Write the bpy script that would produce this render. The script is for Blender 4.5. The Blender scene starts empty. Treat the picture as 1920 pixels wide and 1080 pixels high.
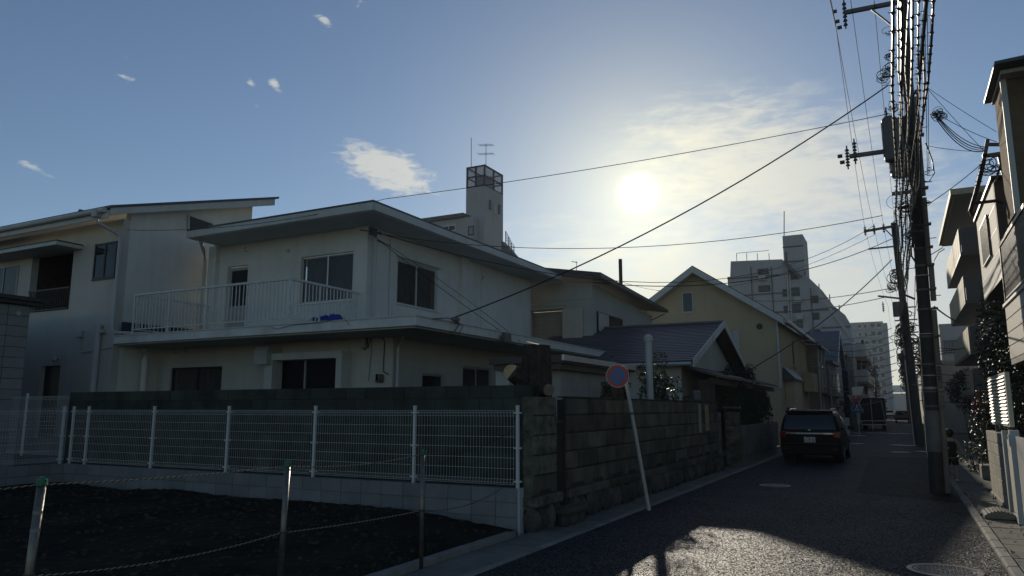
import bpy, math, random
from mathutils import Vector, Matrix
random.seed(7)
R = math.radians
sc = bpy.context.scene
C = sc.collection

# ------------------------------------------------------------------ camera
cam = bpy.data.cameras.new('camera'); co = bpy.data.objects.new('camera', cam); C.objects.link(co)
PITCH, YAW = 9.2565, 27.455
co.location = (0, 0, 1.7); co.rotation_euler = (R(90 + PITCH), 0, R(YAW))
cam.sensor_width = 36; cam.lens = 26.0; cam.clip_end = 6000; cam.clip_start = 0.05
sc.camera = co

# ------------------------------------------------------------------ light
SUN_AZ, SUN_EL = 17.425, 16.33          # degrees left of +Y, above horizon
sd = Vector((-math.sin(R(SUN_AZ)) * math.cos(R(SUN_EL)), math.cos(R(SUN_AZ)) * math.cos(R(SUN_EL)), math.sin(R(SUN_EL))))
sl = bpy.data.lights.new('sun', 'SUN'); so = bpy.data.objects.new('sun', sl); C.objects.link(so)
sl.energy = 4.6; sl.angle = R(0.55); sl.color = (1.0, 0.9, 0.74)
so.rotation_euler = (-sd).to_track_quat('-Z', 'Y').to_euler()
sc.view_settings.view_transform = 'Standard'; sc.view_settings.look = 'None'
sc.view_settings.exposure = -0.35; sc.view_settings.gamma = 1; sc.view_settings.use_curve_mapping = False

# ------------------------------------------------------------------ sky
W = bpy.data.worlds.new('World'); sc.world = W; W.use_nodes = True
nt = W.node_tree; nt.nodes.clear()
def N(tree, t, **kw):
    n = tree.nodes.new(t)
    for k, v in kw.items():
        if k == 'inp':
            for i, x in v.items():
                if isinstance(x, bpy.types.NodeSocket): tree.links.new(x, n.inputs[i])
                else: n.inputs[i].default_value = x
        else: setattr(n, k, v)
    return n
def M(tree, op, a, b=None, c=None, clamp=False):
    n = tree.nodes.new('ShaderNodeMath'); n.operation = op; n.use_clamp = clamp
    for i, x in enumerate((a, b, c)):
        if x is None: continue
        if isinstance(x, bpy.types.NodeSocket): tree.links.new(x, n.inputs[i])
        else: n.inputs[i].default_value = x
    return n.outputs[0]
sky = N(nt, 'ShaderNodeTexSky', sky_type='NISHITA', sun_disc=False, sun_elevation=R(SUN_EL), sun_rotation=R(-SUN_AZ),
        air_density=1.0, dust_density=0.12, ozone_density=1.6, altitude=0)
tc = N(nt, 'ShaderNodeTexCoord')
sep = N(nt, 'ShaderNodeSeparateXYZ', inp={0: tc.outputs['Generated']})
X_, Y_, Z_ = sep.outputs
az = M(nt, 'ARCTAN2', M(nt, 'MULTIPLY', X_, -1.0), Y_)          # left of +Y positive
el = M(nt, 'ARCSINE', Z_)
dot = N(nt, 'ShaderNodeVectorMath', operation='DOT_PRODUCT', inp={0: tc.outputs['Generated'], 1: tuple(sd)}).outputs['Value']
ang = M(nt, 'MULTIPLY', M(nt, 'ARCCOSINE', M(nt, 'MINIMUM', dot, 1.0)), 180 / math.pi)
def gauss(a, s):        # exp(-(a/s)^2)
    q = M(nt, 'DIVIDE', a, s); return M(nt, 'EXPONENT', M(nt, 'MULTIPLY', M(nt, 'MULTIPLY', q, q), -1.0))
disc = gauss(ang, 0.78)
aur = M(nt, 'EXPONENT', M(nt, 'MULTIPLY', ang, -1 / 5.6))
aur2 = M(nt, 'EXPONENT', M(nt, 'MULTIPLY', ang, -1 / 9.0))
# wispy clouds
azd = M(nt, 'MULTIPLY', az, 180 / math.pi); eld = M(nt, 'MULTIPLY', el, 180 / math.pi)
cv = N(nt, 'ShaderNodeCombineXYZ', inp={0: M(nt, 'MULTIPLY', azd, 0.10), 1: M(nt, 'MULTIPLY', eld, 0.26), 2: 0.0})
rot = N(nt, 'ShaderNodeVectorRotate', rotation_type='Z_AXIS', inp={'Vector': cv.outputs[0], 'Angle': R(-14)})
n1 = N(nt, 'ShaderNodeTexNoise', inp={'Vector': rot.outputs[0], 'Scale': 2.6, 'Detail': 9.0, 'Roughness': 0.66, 'Distortion': 0.35}).outputs['Fac']
n2 = N(nt, 'ShaderNodeTexNoise', inp={'Vector': rot.outputs[0], 'Scale': 0.55, 'Detail': 5.0, 'Roughness': 0.55}).outputs['Fac']
n3 = N(nt, 'ShaderNodeTexNoise', inp={'Vector': rot.outputs[0], 'Scale': 6.5, 'Detail': 7.0, 'Roughness': 0.62, 'Distortion': 0.4}).outputs['Fac']
cv2 = N(nt, 'ShaderNodeCombineXYZ', inp={0: M(nt, 'MULTIPLY', azd, 0.22), 1: M(nt, 'MULTIPLY', eld, 1.3), 2: 3.0})
n4 = N(nt, 'ShaderNodeTexNoise', inp={'Vector': cv2.outputs[0], 'Scale': 1.6, 'Detail': 6.0, 'Roughness': 0.6, 'Distortion': 0.6}).outputs['Fac']
def smooth(x, a, b):
    n = N(nt, 'ShaderNodeMapRange', interpolation_type='SMOOTHSTEP', inp={'Value': x, 'From Min': a, 'From Max': b, 'To Min': 0.0, 'To Max': 1.0})
    return n.outputs['Result']
def patch(a0, e0, wa, we, tilt=0.0):     # soft ellipse at azimuth a0 / elevation e0 (degrees)
    da = M(nt, 'SUBTRACT', azd, a0); de = M(nt, 'SUBTRACT', eld, e0)
    t = math.tan(R(tilt)); de = M(nt, 'SUBTRACT', de, M(nt, 'MULTIPLY', da, t))
    qa = M(nt, 'DIVIDE', da, wa); qe = M(nt, 'DIVIDE', de, we)
    return M(nt, 'EXPONENT', M(nt, 'MULTIPLY', M(nt, 'ADD', M(nt, 'MULTIPLY', qa, qa), M(nt, 'MULTIPLY', qe, qe)), -1.0))
def px_dir(x, y):       # picture position of a cloud -> azimuth, elevation of that direction
    f = 1386.7; t = R(PITCH); v = 540 - y
    u = f * math.sin(t) + v * math.cos(t); w = f * math.cos(t) - v * math.sin(t); l = x - 960
    return YAW - math.degrees(math.atan2(l, w)), math.degrees(math.atan2(u, math.hypot(w, l)))
cl = None
for (px, py, wa, we, tilt, gain) in ((725, 318, 4.2, 1.75, 14, 1.25), (690, 300, 2.4, 1.1, 16, .9), (770, 330, 2.6, 1.6, 14, .9),
        (607, 38, .85, .55, 18, .95), (670, 14, .5, .6, -50, .6), (237, 102, .8, .35, 10, .5), (285, 110, .5, .22, 10, .45), (237, 144, .8, .32, 5, .7),
        (470, 152, .6, .5, 30, .75), (516, 160, .7, .55, 20, .85), (483, 200, .6, .3, 20, .5), (66, 316, 1.3, .38, 12, .8), (873, 254, .7, .25, 0, .5),
        (526, 268, .5, .2, 10, .4), (1092, 204, .25, .2, 10, .4), (1134, 190, .25, .25, 10, .4)):
    a0, e0 = px_dir(px, py)
    p = M(nt, 'MULTIPLY', patch(a0, e0, wa, we, tilt), gain)
    cl = p if cl is None else M(nt, 'MAXIMUM', cl, p)
small = smooth(M(nt, 'ADD', M(nt, 'MULTIPLY', M(nt, 'MINIMUM', cl, 1.0), 0.62), M(nt, 'MULTIPLY', n3, 0.95)), 0.74, 1.08)
small = M(nt, 'MULTIPLY', small, smooth(cl, .08, .35))
# the broad thin veil that fills the sky low down, to the right of the sun and round behind
a0, e0 = px_dir(1480, 330)
veil = M(nt, 'MULTIPLY', patch(a0, e0, 11.0, 5.5, 14), 1.0)
a1, e1 = px_dir(1600, 610)
veil = M(nt, 'MAXIMUM', veil, M(nt, 'MULTIPLY', patch(a1, e1, 40.0, 8.0, 0), 1.1))
veil2 = smooth(M(nt, 'ADD', M(nt, 'MULTIPLY', veil, 0.55), M(nt, 'ADD', M(nt, 'MULTIPLY', n1, .75), M(nt, 'ADD', M(nt, 'MULTIPLY', n4, 0.45), M(nt, 'MULTIPLY', n3, .25)))), 0.78, 1.30)
veil2 = M(nt, 'MULTIPLY', veil2, smooth(veil, .05, .45))
cloud = M(nt, 'MAXIMUM', M(nt, 'MULTIPLY', small, .95), M(nt, 'MULTIPLY', veil2, .9), clamp=True)
# cloud light: white, warmer and brighter towards the sun
warm = M(nt, 'EXPONENT', M(nt, 'MULTIPLY', ang, -1 / 16.0))
ccol = N(nt, 'ShaderNodeMixRGB', inp={0: warm, 1: (0.74, 0.76, 0.73, 1), 2: (1.10, 1.06, .93, 1)}).outputs[0]
SKY = 0.085
skyc = N(nt, 'ShaderNodeVectorMath', operation='SCALE', inp={0: sky.outputs[0], 'Scale': SKY}).outputs[0]
skyc = N(nt, 'ShaderNodeVectorMath', operation='MULTIPLY', inp={0: skyc, 1: (1.0, 1.06, 1.17)}).outputs[0]
mix = N(nt, 'ShaderNodeMixRGB', inp={0: M(nt, 'MULTIPLY', cloud, 0.85), 1: skyc, 2: ccol}).outputs[0]
def glow(fac, col, k):
    v = N(nt, 'ShaderNodeVectorMath', operation='SCALE', inp={0: (col[0] * k, col[1] * k, col[2] * k), 'Scale': fac})
    return v.outputs[0]
tot = mix
for g in (glow(disc, (1, .93, .8), 6.0), glow(aur, (1, .87, .36), .95)):
    tot = N(nt, 'ShaderNodeVectorMath', operation='ADD', inp={0: tot, 1: g}).outputs[0]
bg = N(nt, 'ShaderNodeBackground', inp={0: tot, 1: 1.0})
N(nt, 'ShaderNodeOutputWorld', inp={0: bg.outputs[0]})
W.cycles.sampling_method = 'MANUAL'; W.cycles.sample_map_resolution = 1024

# ------------------------------------------------------------------ helpers
TH, YA, F = R(PITCH), R(YAW), 1386.7
def ray(x, y):
    v = 540 - y; up = F * math.sin(TH) + v * math.cos(TH); fw = F * math.cos(TH) - v * math.sin(TH); la = x - 960
    return (-math.sin(YA) * fw + math.cos(YA) * la, math.cos(YA) * fw + math.sin(YA) * la, up)
def gy(x, y, Y):        # the point of the plane Y = const seen at a picture position
    r = ray(x, y); t = Y / r[1]; return Vector((r[0] * t, Y, 1.7 + r[2] * t))
def gx(x, y, X):
    r = ray(x, y); t = X / r[0]; return Vector((X, r[1] * t, 1.7 + r[2] * t))
def g0(x, y, z=0.0):
    r = ray(x, y); t = (z - 1.7) / r[2]; return Vector((r[0] * t, r[1] * t, z))

class MB:
    def __init__(s): s.v = []; s.f = []
    def add(s, vs, fs):
        b = len(s.v); s.v += [tuple(p) for p in vs]; s.f += [tuple(b + i for i in q) for q in fs]; return s
    def box(s, x0, y0, z0, x1, y1, z1):
        if x0 > x1: x0, x1 = x1, x0
        if y0 > y1: y0, y1 = y1, y0
        if z0 > z1: z0, z1 = z1, z0
        return s.add([(x0, y0, z0), (x1, y0, z0), (x1, y1, z0), (x0, y1, z0), (x0, y0, z1), (x1, y0, z1), (x1, y1, z1), (x0, y1, z1)],
              [(0, 3, 2, 1), (4, 5, 6, 7), (0, 1, 5, 4), (1, 2, 6, 5), (2, 3, 7, 6), (3, 0, 4, 7)])
    def bev(s, x0, y0, z0, x1, y1, z1, b):      # box with chamfered vertical and horizontal edges (24 verts)
        vs = []
        for (x, sx) in ((x0, 1), (x1, -1)):
            for (y, sy) in ((y0, 1), (y1, -1)):
                for (z, sz) in ((z0, 1), (z1, -1)):
                    vs += [(x, y + sy * b, z + sz * b), (x + sx * b, y, z + sz * b), (x + sx * b, y + sy * b, z)]
        i = lambda a, c, d, k: (a * 4 + c * 2 + d) * 3 + k
        fs = []
        for a in (0, 1):
            q = [i(a, 0, 0, 0), i(a, 1, 0, 0), i(a, 1, 1, 0), i(a, 0, 1, 0)]; fs.append(q if a else q[::-1])
            q = [i(0, a, 0, 1), i(1, a, 0, 1), i(1, a, 1, 1), i(0, a, 1, 1)]; fs.append(q[::-1] if a else q)
            q = [i(0, 0, a, 2), i(1, 0, a, 2), i(1, 1, a, 2), i(0, 1, a, 2)]; fs.append(q if a else q[::-1])
        for a in (0, 1):
            for c in (0, 1):
                fs.append([i(a, c, 0, 0), i(a, c, 1, 0), i(a, c, 1, 1), i(a, c, 0, 1)])
                fs.append([i(a, 0, c, 0), i(a, 1, c, 0), i(a, 1, c, 2), i(a, 0, c, 2)])
                fs.append([i(0, a, c, 1), i(1, a, c, 1), i(1, a, c, 2), i(0, a, c, 2)])
                for d in (0, 1): fs.append([i(a, c, d, 0), i(a, c, d, 1), i(a, c, d, 2)])
        return s.add(vs, fs)
    def prism(s, pts, ext):
        n = len(pts); e = Vector(ext); a = [Vector(p) for p in pts]; b = [p + e for p in a]
        return s.add(a + b, [tuple(range(n))[::-1], tuple(range(n, 2 * n))] + [(i, (i + 1) % n, n + (i + 1) % n, n + i) for i in range(n)])
    def tube(s, pts, r, n=6, r1=None, cap=True):
        pts = [Vector(p) for p in pts]; m = len(pts); vs = []
        up = Vector((0, 0, 1))
        for k, p in enumerate(pts):
            t = (pts[min(k + 1, m - 1)] - pts[max(k - 1, 0)]).normalized()
            ref = up if abs(t.z) < .95 else Vector((1, 0, 0))
            a = t.cross(ref).normalized(); b = a.cross(t)
            rr = r if r1 is None else r + (r1 - r) * k / max(1, m - 1)
            if isinstance(r, (list, tuple)): rr = r[k]
            for j in range(n):
                w = 2 * math.pi * j / n
                vs.append(p + a * (rr * math.cos(w)) + b * (rr * math.sin(w)))
        fs = [(k * n + j, k * n + (j + 1) % n, (k + 1) * n + (j + 1) % n, (k + 1) * n + j) for k in range(m - 1) for j in range(n)]
        if cap: fs += [tuple(range(n))[::-1], tuple(range((m - 1) * n, m * n))]
        return s.add(vs, fs)
    def bar(s, p, q, w, h=None):         # square bar
        p = Vector(p); q = Vector(q); h = h or w; t = (q - p).normalized()
        ref = Vector((0, 0, 1)) if abs(t.z) < .95 else Vector((0, 1, 0))
        a = t.cross(ref).normalized() * w / 2; b = a.cross(t).normalized() * h / 2
        vs = [p - a - b, p + a - b, p + a + b, p - a + b, q - a - b, q + a - b, q + a + b, q - a + b]
        return s.add(vs, [(0, 1, 2, 3), (7, 6, 5, 4), (0, 4, 5, 1), (1, 5, 6, 2), (2, 6, 7, 3), (3, 7, 4, 0)])
    def ball(s, c, r, n=8, m=6, sc=(1, 1, 1)):
        vs = [(c[0], c[1], c[2] - r * sc[2])]
        for i in range(1, m):
            a = -math.pi / 2 + math.pi * i / m
            for j in range(n):
                b = 2 * math.pi * j / n
                vs.append((c[0] + r * sc[0] * math.cos(a) * math.cos(b), c[1] + r * sc[1] * math.cos(a) * math.sin(b), c[2] + r * sc[2] * math.sin(a)))
        vs.append((c[0], c[1], c[2] + r * sc[2])); L = len(vs) - 1
        fs = [(0, 1 + (j + 1) % n, 1 + j) for j in range(n)]
        for i in range(m - 2):
            for j in range(n):
                a = 1 + i * n; fs.append((a + j, a + (j + 1) % n, a + n + (j + 1) % n, a + n + j))
        a = 1 + (m - 2) * n; fs += [(L, a + j, a + (j + 1) % n) for j in range(n)]
        return s.add(vs, fs)
    def quad(s, a, b, c, d): return s.add([a, b, c, d], [(0, 1, 2, 3)])
    def grid(s, x0, y0, x1, y1, nx, ny, zf):
        vs = [(x0 + (x1 - x0) * i / nx, y0 + (y1 - y0) * j / ny, 0) for j in range(ny + 1) for i in range(nx + 1)]
        vs = [(x, y, zf(x, y)) for x, y, _ in vs]
        return s.add(vs, [(j * (nx + 1) + i, j * (nx + 1) + i + 1, (j + 1) * (nx + 1) + i + 1, (j + 1) * (nx + 1) + i) for j in range(ny) for i in range(nx)])

def worg(o):
    v = Vector((0, 0, 0))
    while o is not None: v += o.location; o = o.parent
    return v
def tag(o, label=None, cat=None, group=None, kind=None):
    if label: o['label'] = label
    if cat: o['category'] = cat
    if group: o['group'] = group
    if kind: o['kind'] = kind
    return o
def mesh(name, mb, mat, org=Vector((0, 0, 0)), smooth=False):
    me = bpy.data.meshes.new(name)
    me.from_pydata([(x - org.x, y - org.y, z - org.z) for x, y, z in mb.v], [], mb.f); me.update()
    if mat: me.materials.append(mat)
    if smooth:
        for p in me.polygons: p.use_smooth = True
    return me
def part(name, mb, mat, parent, label=None, smooth=False, kind=None):
    o = bpy.data.objects.new(name, mesh(name, mb, mat, worg(parent), smooth)); C.objects.link(o); o.parent = parent
    return tag(o, label, kind=kind)
def thing(name, loc, label, cat, group=None):
    o = bpy.data.objects.new(name, None); C.objects.link(o); o.location = loc; o.empty_display_size = .2
    return tag(o, label, cat, group)
def solo(name, mb, mat, label, cat, group=None, smooth=False, kind=None):
    n = len(mb.v); zs = min(v[2] for v in mb.v)
    org = Vector((sum(v[0] for v in mb.v) / n, sum(v[1] for v in mb.v) / n, zs))
    o = bpy.data.objects.new(name, mesh(name, mb, mat, org, smooth)); C.objects.link(o); o.location = org
    return tag(o, label, cat, group, kind)
def struct(name, mb, mat, smooth=False, parent=None):
    o = bpy.data.objects.new(name, mesh(name, mb, mat, worg(parent), smooth)); C.objects.link(o); o.parent = parent
    if parent is None: o['kind'] = 'structure'
    return o
def piece(name, me, parent, loc, rot=None, scale=None, mat=None):     # shares its mesh
    o = bpy.data.objects.new(name, me); C.objects.link(o); o.parent = parent
    o.location = Vector(loc) - worg(parent)
    if rot: o.rotation_euler = rot
    if scale: o.scale = scale
    return o
def copy_tree(o, parent=None):
    c = o.copy(); C.objects.link(c); c.parent = parent
    for ch in list(o.children): copy_tree(ch, c)
    return c

# ------------------------------------------------------------------ materials
MATS = {}
def mat(name, col, rough=.8, var=.25, scale=3.0, bump=.0, bscale=60.0, spec=.3, metal=0.0, col2=None, rnd=0.0, streak=0.0, coat=0.0, detail=6.0):
    """colour with soft mottling, per-piece variation, dirt streaks running down and a fine relief"""
    if name in MATS: return MATS[name]
    col = tuple(min(1, a * b) for a, b in zip(col, (1.04, 1.0, .915)))      # warm shift in every colour offsets the blue skylight
    m = bpy.data.materials.new(name); m.use_nodes = True; t = m.node_tree; t.nodes.clear()
    geo = N(t, 'ShaderNodeNewGeometry'); pos = geo.outputs['Position']
    n = N(t, 'ShaderNodeTexNoise', inp={'Vector': pos, 'Scale': scale, 'Detail': detail, 'Roughness': .62})
    f = N(t, 'ShaderNodeMapRange', inp={'Value': n.outputs['Fac'], 'From Min': .3, 'From Max': .7}).outputs[0]
    c2 = col2 or tuple(c * (1 - var) for c in col); hi = tuple(min(1, c * (1 + var * .35)) for c in col)
    out = N(t, 'ShaderNodeMixRGB', inp={0: f, 1: (*c2, 1), 2: (*hi, 1)}).outputs[0]
    if streak:
        mp = N(t, 'ShaderNodeVectorMath', operation='MULTIPLY', inp={0: pos, 1: (3.0, 3.0, .35)})
        s2 = N(t, 'ShaderNodeTexNoise', inp={'Vector': mp.outputs[0], 'Scale': 1.0, 'Detail': 5.0, 'Roughness': .6})
        sf = N(t, 'ShaderNodeMapRange', inp={'Value': s2.outputs['Fac'], 'From Min': .5, 'From Max': .8, 'To Max': streak * .8}).outputs[0]
        out = N(t, 'ShaderNodeMixRGB', inp={0: sf, 1: out, 2: tuple(c * .35 for c in col) + (1,)}).outputs[0]
    if rnd:
        oi = N(t, 'ShaderNodeObjectInfo')
        k = M(t, 'ADD', M(t, 'MULTIPLY', oi.outputs['Random'], 2 * rnd), 1 - rnd)
        out = N(t, 'ShaderNodeVectorMath', operation='SCALE', inp={0: out, 'Scale': k}).outputs[0]
    b = N(t, 'ShaderNodeBsdfPrincipled', inp={'Base Color': out, 'Metallic': metal, 'Specular IOR Level': spec, 'Coat Weight': coat, 'Coat Roughness': .05})
    rn = N(t, 'ShaderNodeMapRange', inp={'Value': n.outputs['Fac'], 'To Min': max(0.02, rough - .08), 'To Max': min(1, rough + .08)})
    t.links.new(rn.outputs[0], b.inputs['Roughness'])
    if bump:
        bn = N(t, 'ShaderNodeTexNoise', inp={'Vector': pos, 'Scale': bscale, 'Detail': 4.0})
        bm = N(t, 'ShaderNodeBump', inp={'Height': bn.outputs['Fac'], 'Strength': bump, 'Distance': .01})
        t.links.new(bm.outputs[0], b.inputs['Normal'])
    N(t, 'ShaderNodeOutputMaterial', inp={0: b.outputs[0]})
    MATS[name] = m; return m

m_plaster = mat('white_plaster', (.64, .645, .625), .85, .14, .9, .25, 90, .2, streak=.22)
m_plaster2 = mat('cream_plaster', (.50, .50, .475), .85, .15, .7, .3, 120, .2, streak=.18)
m_plaster3 = mat('beige_plaster', (.48, .48, .445), .85, .15, .7, .3, 120, .2, streak=.2)
m_yellow = mat('yellow_plaster', (.47, .40, .27), .85, .14, .6, .3, 120, .2, streak=.14)
m_trim = mat('white_trim', (.52, .54, .53), .55, .14, 1.6, .05, 60, .35, streak=.3)
m_soffit = mat('grey_soffit', (.42, .43, .42), .8, .15, 1.2)
m_slab = mat('painted_slab_edge', (.62, .64, .63), .7, .2, 1.4, .1, 60, .3, streak=.35)
m_rail = mat('white_paint_chipped', (.58, .60, .60), .5, .25, 12, .05, 80, .4)
m_pipe = mat('grey_plastic_pipe', (.42, .44, .45), .45, .1, 3, .0, 60, .4)
m_bronze = mat('dark_bronze_aluminium', (.035, .033, .03), .4, .2, 4, 0, 60, .4)
m_alu = mat('silver_aluminium', (.5, .51, .52), .38, .1, 6, 0, 60, .5, metal=.55)
m_frame = mat('grey_window_frame', (.34, .35, .35), .45, .12, 6, 0, 60, .4)
m_darkroof = mat('dark_sheet_roof', (.06, .075, .075), .5, .2, 2, .1, 40, .4)
m_brownwood = mat('brown_wood', (.065, .045, .032), .7, .35, 6, .2, 50, .3, streak=.3)
m_purple = mat('slate_purple_tile', (.11, .10, .13), .42, .3, 5, .25, 30, .5, rnd=.15)
m_blueroof = mat('blue_grey_roof', (.07, .085, .105), .5, .2, 4, .15, 40, .4)
m_oldblock = mat('mossy_old_block', (.060, .070, .062), .92, .55, 2.2, .6, 60, .15, rnd=.18, streak=.5)
m_stone = mat('suya_stone_block', (.115, .110, .090), .92, .55, 2.4, .9, 40, .15, rnd=.32, streak=.6)
m_pillar = mat('lichen_stone', (.15, .15, .12), .95, .75, 6, .8, 40, .1, rnd=.12, streak=.3)
m_boulder = mat('foundation_boulder', (.08, .08, .075), .9, .55, 5, .8, 30, .2, rnd=.3)
m_newblock = mat('new_concrete_block', (.20, .215, .225), .9, .18, 3, .3, 130, .15, rnd=.10)
m_mortar = mat('mortar', (.16, .16, .16), .95, .2, 8, .2, 100, .1)
m_mortardark = mat('dark_mortar', (.055, .055, .05), .95, .3, 8, .2, 100, .1)
m_conc = mat('old_concrete', (.16, .16, .15), .9, .35, 2.5, .4, 80, .15, rnd=.12)
m_kerb = mat('kerb_concrete', (.22, .22, .205), .88, .35, 4, .4, 70, .2, rnd=.12)
m_fence = mat('white_coated_wire', (.60, .62, .62), .4, .05, 5, 0, 60, .4)
m_steel = mat('galvanised_steel', (.20, .19, .17), .36, .35, 14, .1, 50, .5, metal=.7)
m_green = mat('green_plastic', (.02, .16, .10), .4, .15, 8, 0, 60, .5)
m_iron = mat('cast_iron', (.17, .17, .165), .42, .3, 20, .3, 90, .5, metal=.6)
m_black = mat('black_rubber_cable', (.012, .012, .013), .42, .1, 20, 0, 60, .45)
m_wire = mat('weathered_wire', (.05, .05, .05), .75, .15, 20, 0, 60, .08)
m_polec = mat('pole_concrete', (.045, .045, .043), .8, .3, 4, .2, 60, .25, streak=.4)
m_polegrey = mat('grey_anti_poster_sheet', (.13, .138, .145), .6, .2, 5, .3, 60, .3, streak=.3)
m_guard = mat('grey_cable_guard', (.17, .165, .15), .6, .15, 5, .1, 60, .3, streak=.3)
m_gear = mat('grey_pole_gear', (.12, .12, .115), .5, .25, 8, .05, 60, .4)
m_ins = mat('brown_ceramic', (.10, .085, .08), .25, .1, 8, 0, 60, .6)
m_carblack = mat('black_car_paint', (.002, .003, .005), .3, .1, 4, 0, 60, .10)
m_carplastic = mat('black_car_plastic', (.012, .012, .013), .5, .1, 8)
m_tyre = mat('tyre_rubber', (.015, .015, .015), .85, .1, 8)
m_bar = mat('pale_chrome_paint', (.62, .63, .64), .35, .05, 5, 0, 60, .5, metal=.2)  # pale base colour stands in for the bright reflection in chrome
m_chrome = mat('chrome', (.7, .7, .7), .12, .03, 5, 0, 60, .5, metal=1)
m_tail = mat('tail_lamp_red', (.22, .012, .012), .12, .1, 5, 0, 60, .6, coat=1)
m_white = mat('white_paint', (.75, .75, .73), .5, .06, 6)
m_plate = mat('plate_white', (.55, .56, .56), .4, .04, 6)
m_ink = mat('dark_green_ink', (.01, .05, .03), .6, .1, 6)
m_red = mat('sign_red', (.42, .025, .03), .35, .12, 20, 0, 60, .5)
m_blue = mat('sign_blue', (.012, .12, .32), .35, .12, 20, 0, 60, .5)
m_blueb = mat('blue_bag', (.01, .03, .28), .45, .2, 10, .4, 20, .4)
m_tarp = mat('blue_mesh_sheet', (.014, .045, .065), .8, .35, 2.5, .5, 6, .2)
m_bark = mat('dark_bark', (.055, .048, .04), .95, .5, 9, 1.0, 18, .1, streak=.6)
m_cut = mat('sawn_wood', (.52, .38, .2), .8, .25, 9, .2, 60, .2)
m_leaf = mat('glossy_leaf', (.045, .065, .028), .45, .5, 8, 0, 60, .4)
m_leafd = mat('dark_leaf', (.028, .042, .022), .6, .5, 6, 0, 60, .2)
m_leafy = mat('bright_leaf', (.10, .14, .03), .45, .35, 6, 0, 60, .4)
m_leafr = mat('red_leaf', (.16, .045, .025), .4, .35, 6, 0, 60, .5)
m_tile = mat('grey_wall_tile', (.25, .26, .26), .6, .12, 5, .5, 50, .35, rnd=.06)
m_dark = mat('dark_interior', (.01, .01, .011), .9, .1, 3)
m_curtain = mat('grey_curtain', (.30, .31, .30), .9, .2, 3, .1, 30)
m_shutter = mat('shutter_steel', (.30, .29, .26), .55, .12, 4, .05, 60, .35, streak=.2)
m_shutterbox = mat('beige_shutter_case', (.50, .47, .40), .6, .12, 4, .05, 60, .35, streak=.2)
m_apt = mat('grey_apartment_wall', (.40, .41, .43), .85, .12, .25, 0, 60, .2, streak=.3)
m_apt2 = mat('pale_apartment_wall', (.46, .45, .43), .85, .12, .2, 0, 60, .2, streak=.3)
m_balc = mat('beige_balcony_panel', (.40, .35, .25), .7, .2, 3, .15, 40, .3, streak=.4, rnd=.06)
m_siding = mat('white_stone_siding', (.52, .51, .46), .75, .3, 22, .8, 34, .3, rnd=.04)
m_cap = mat('dark_brown_fascia', (.07, .06, .05), .5, .15, 5, 0, 60, .35)
m_notice = mat('weathered_notice', (.34, .31, .18), .7, .3, 14)
m_skin = mat('skin', (.30, .19, .14), .6, .1, 10)
m_hair = mat('black_hair', (.012, .01, .009), .5, .2, 20)
m_shirt = mat('pale_shirt', (.34, .32, .27), .9, .15, 8)
m_dcloth = mat('black_cloth', (.012, .013, .018), .9, .2, 8)
m_cream = mat('louvre_cream', (.52, .48, .36), .55, .08, 6, 0, 60, .35)

def glass_mat(name, tint, tr=.0, rough=.04):
    m = bpy.data.materials.new(name); m.use_nodes = True; t = m.node_tree; t.nodes.clear()
    geo = N(t, 'ShaderNodeNewGeometry')
    n = N(t, 'ShaderNodeTexNoise', inp={'Vector': geo.outputs['Position'], 'Scale': 1.3, 'Detail': 2.0})
    bm = N(t, 'ShaderNodeBump', inp={'Height': n.outputs['Fac'], 'Strength': .12, 'Distance': .05})
    b = N(t, 'ShaderNodeBsdfPrincipled', inp={'Base Color': (*tint, 1), 'Roughness': rough, 'Specular IOR Level': .5, 'Normal': bm.outputs[0]})
    if tr:
        tp = N(t, 'ShaderNodeBsdfTransparent'); mx = N(t, 'ShaderNodeMixShader', inp={0: tr, 1: b.outputs[0], 2: tp.outputs[0]})
        N(t, 'ShaderNodeOutputMaterial', inp={0: mx.outputs[0]})
    else: N(t, 'ShaderNodeOutputMaterial', inp={0: b.outputs[0]})
    return m
m_glass = glass_mat('window_glass', (.010, .014, .016), .66)
m_glassd = glass_mat('dark_window_glass', (.012, .016, .018))
m_carglass = glass_mat('car_glass', (.004, .005, .006), 0, .02)

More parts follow.
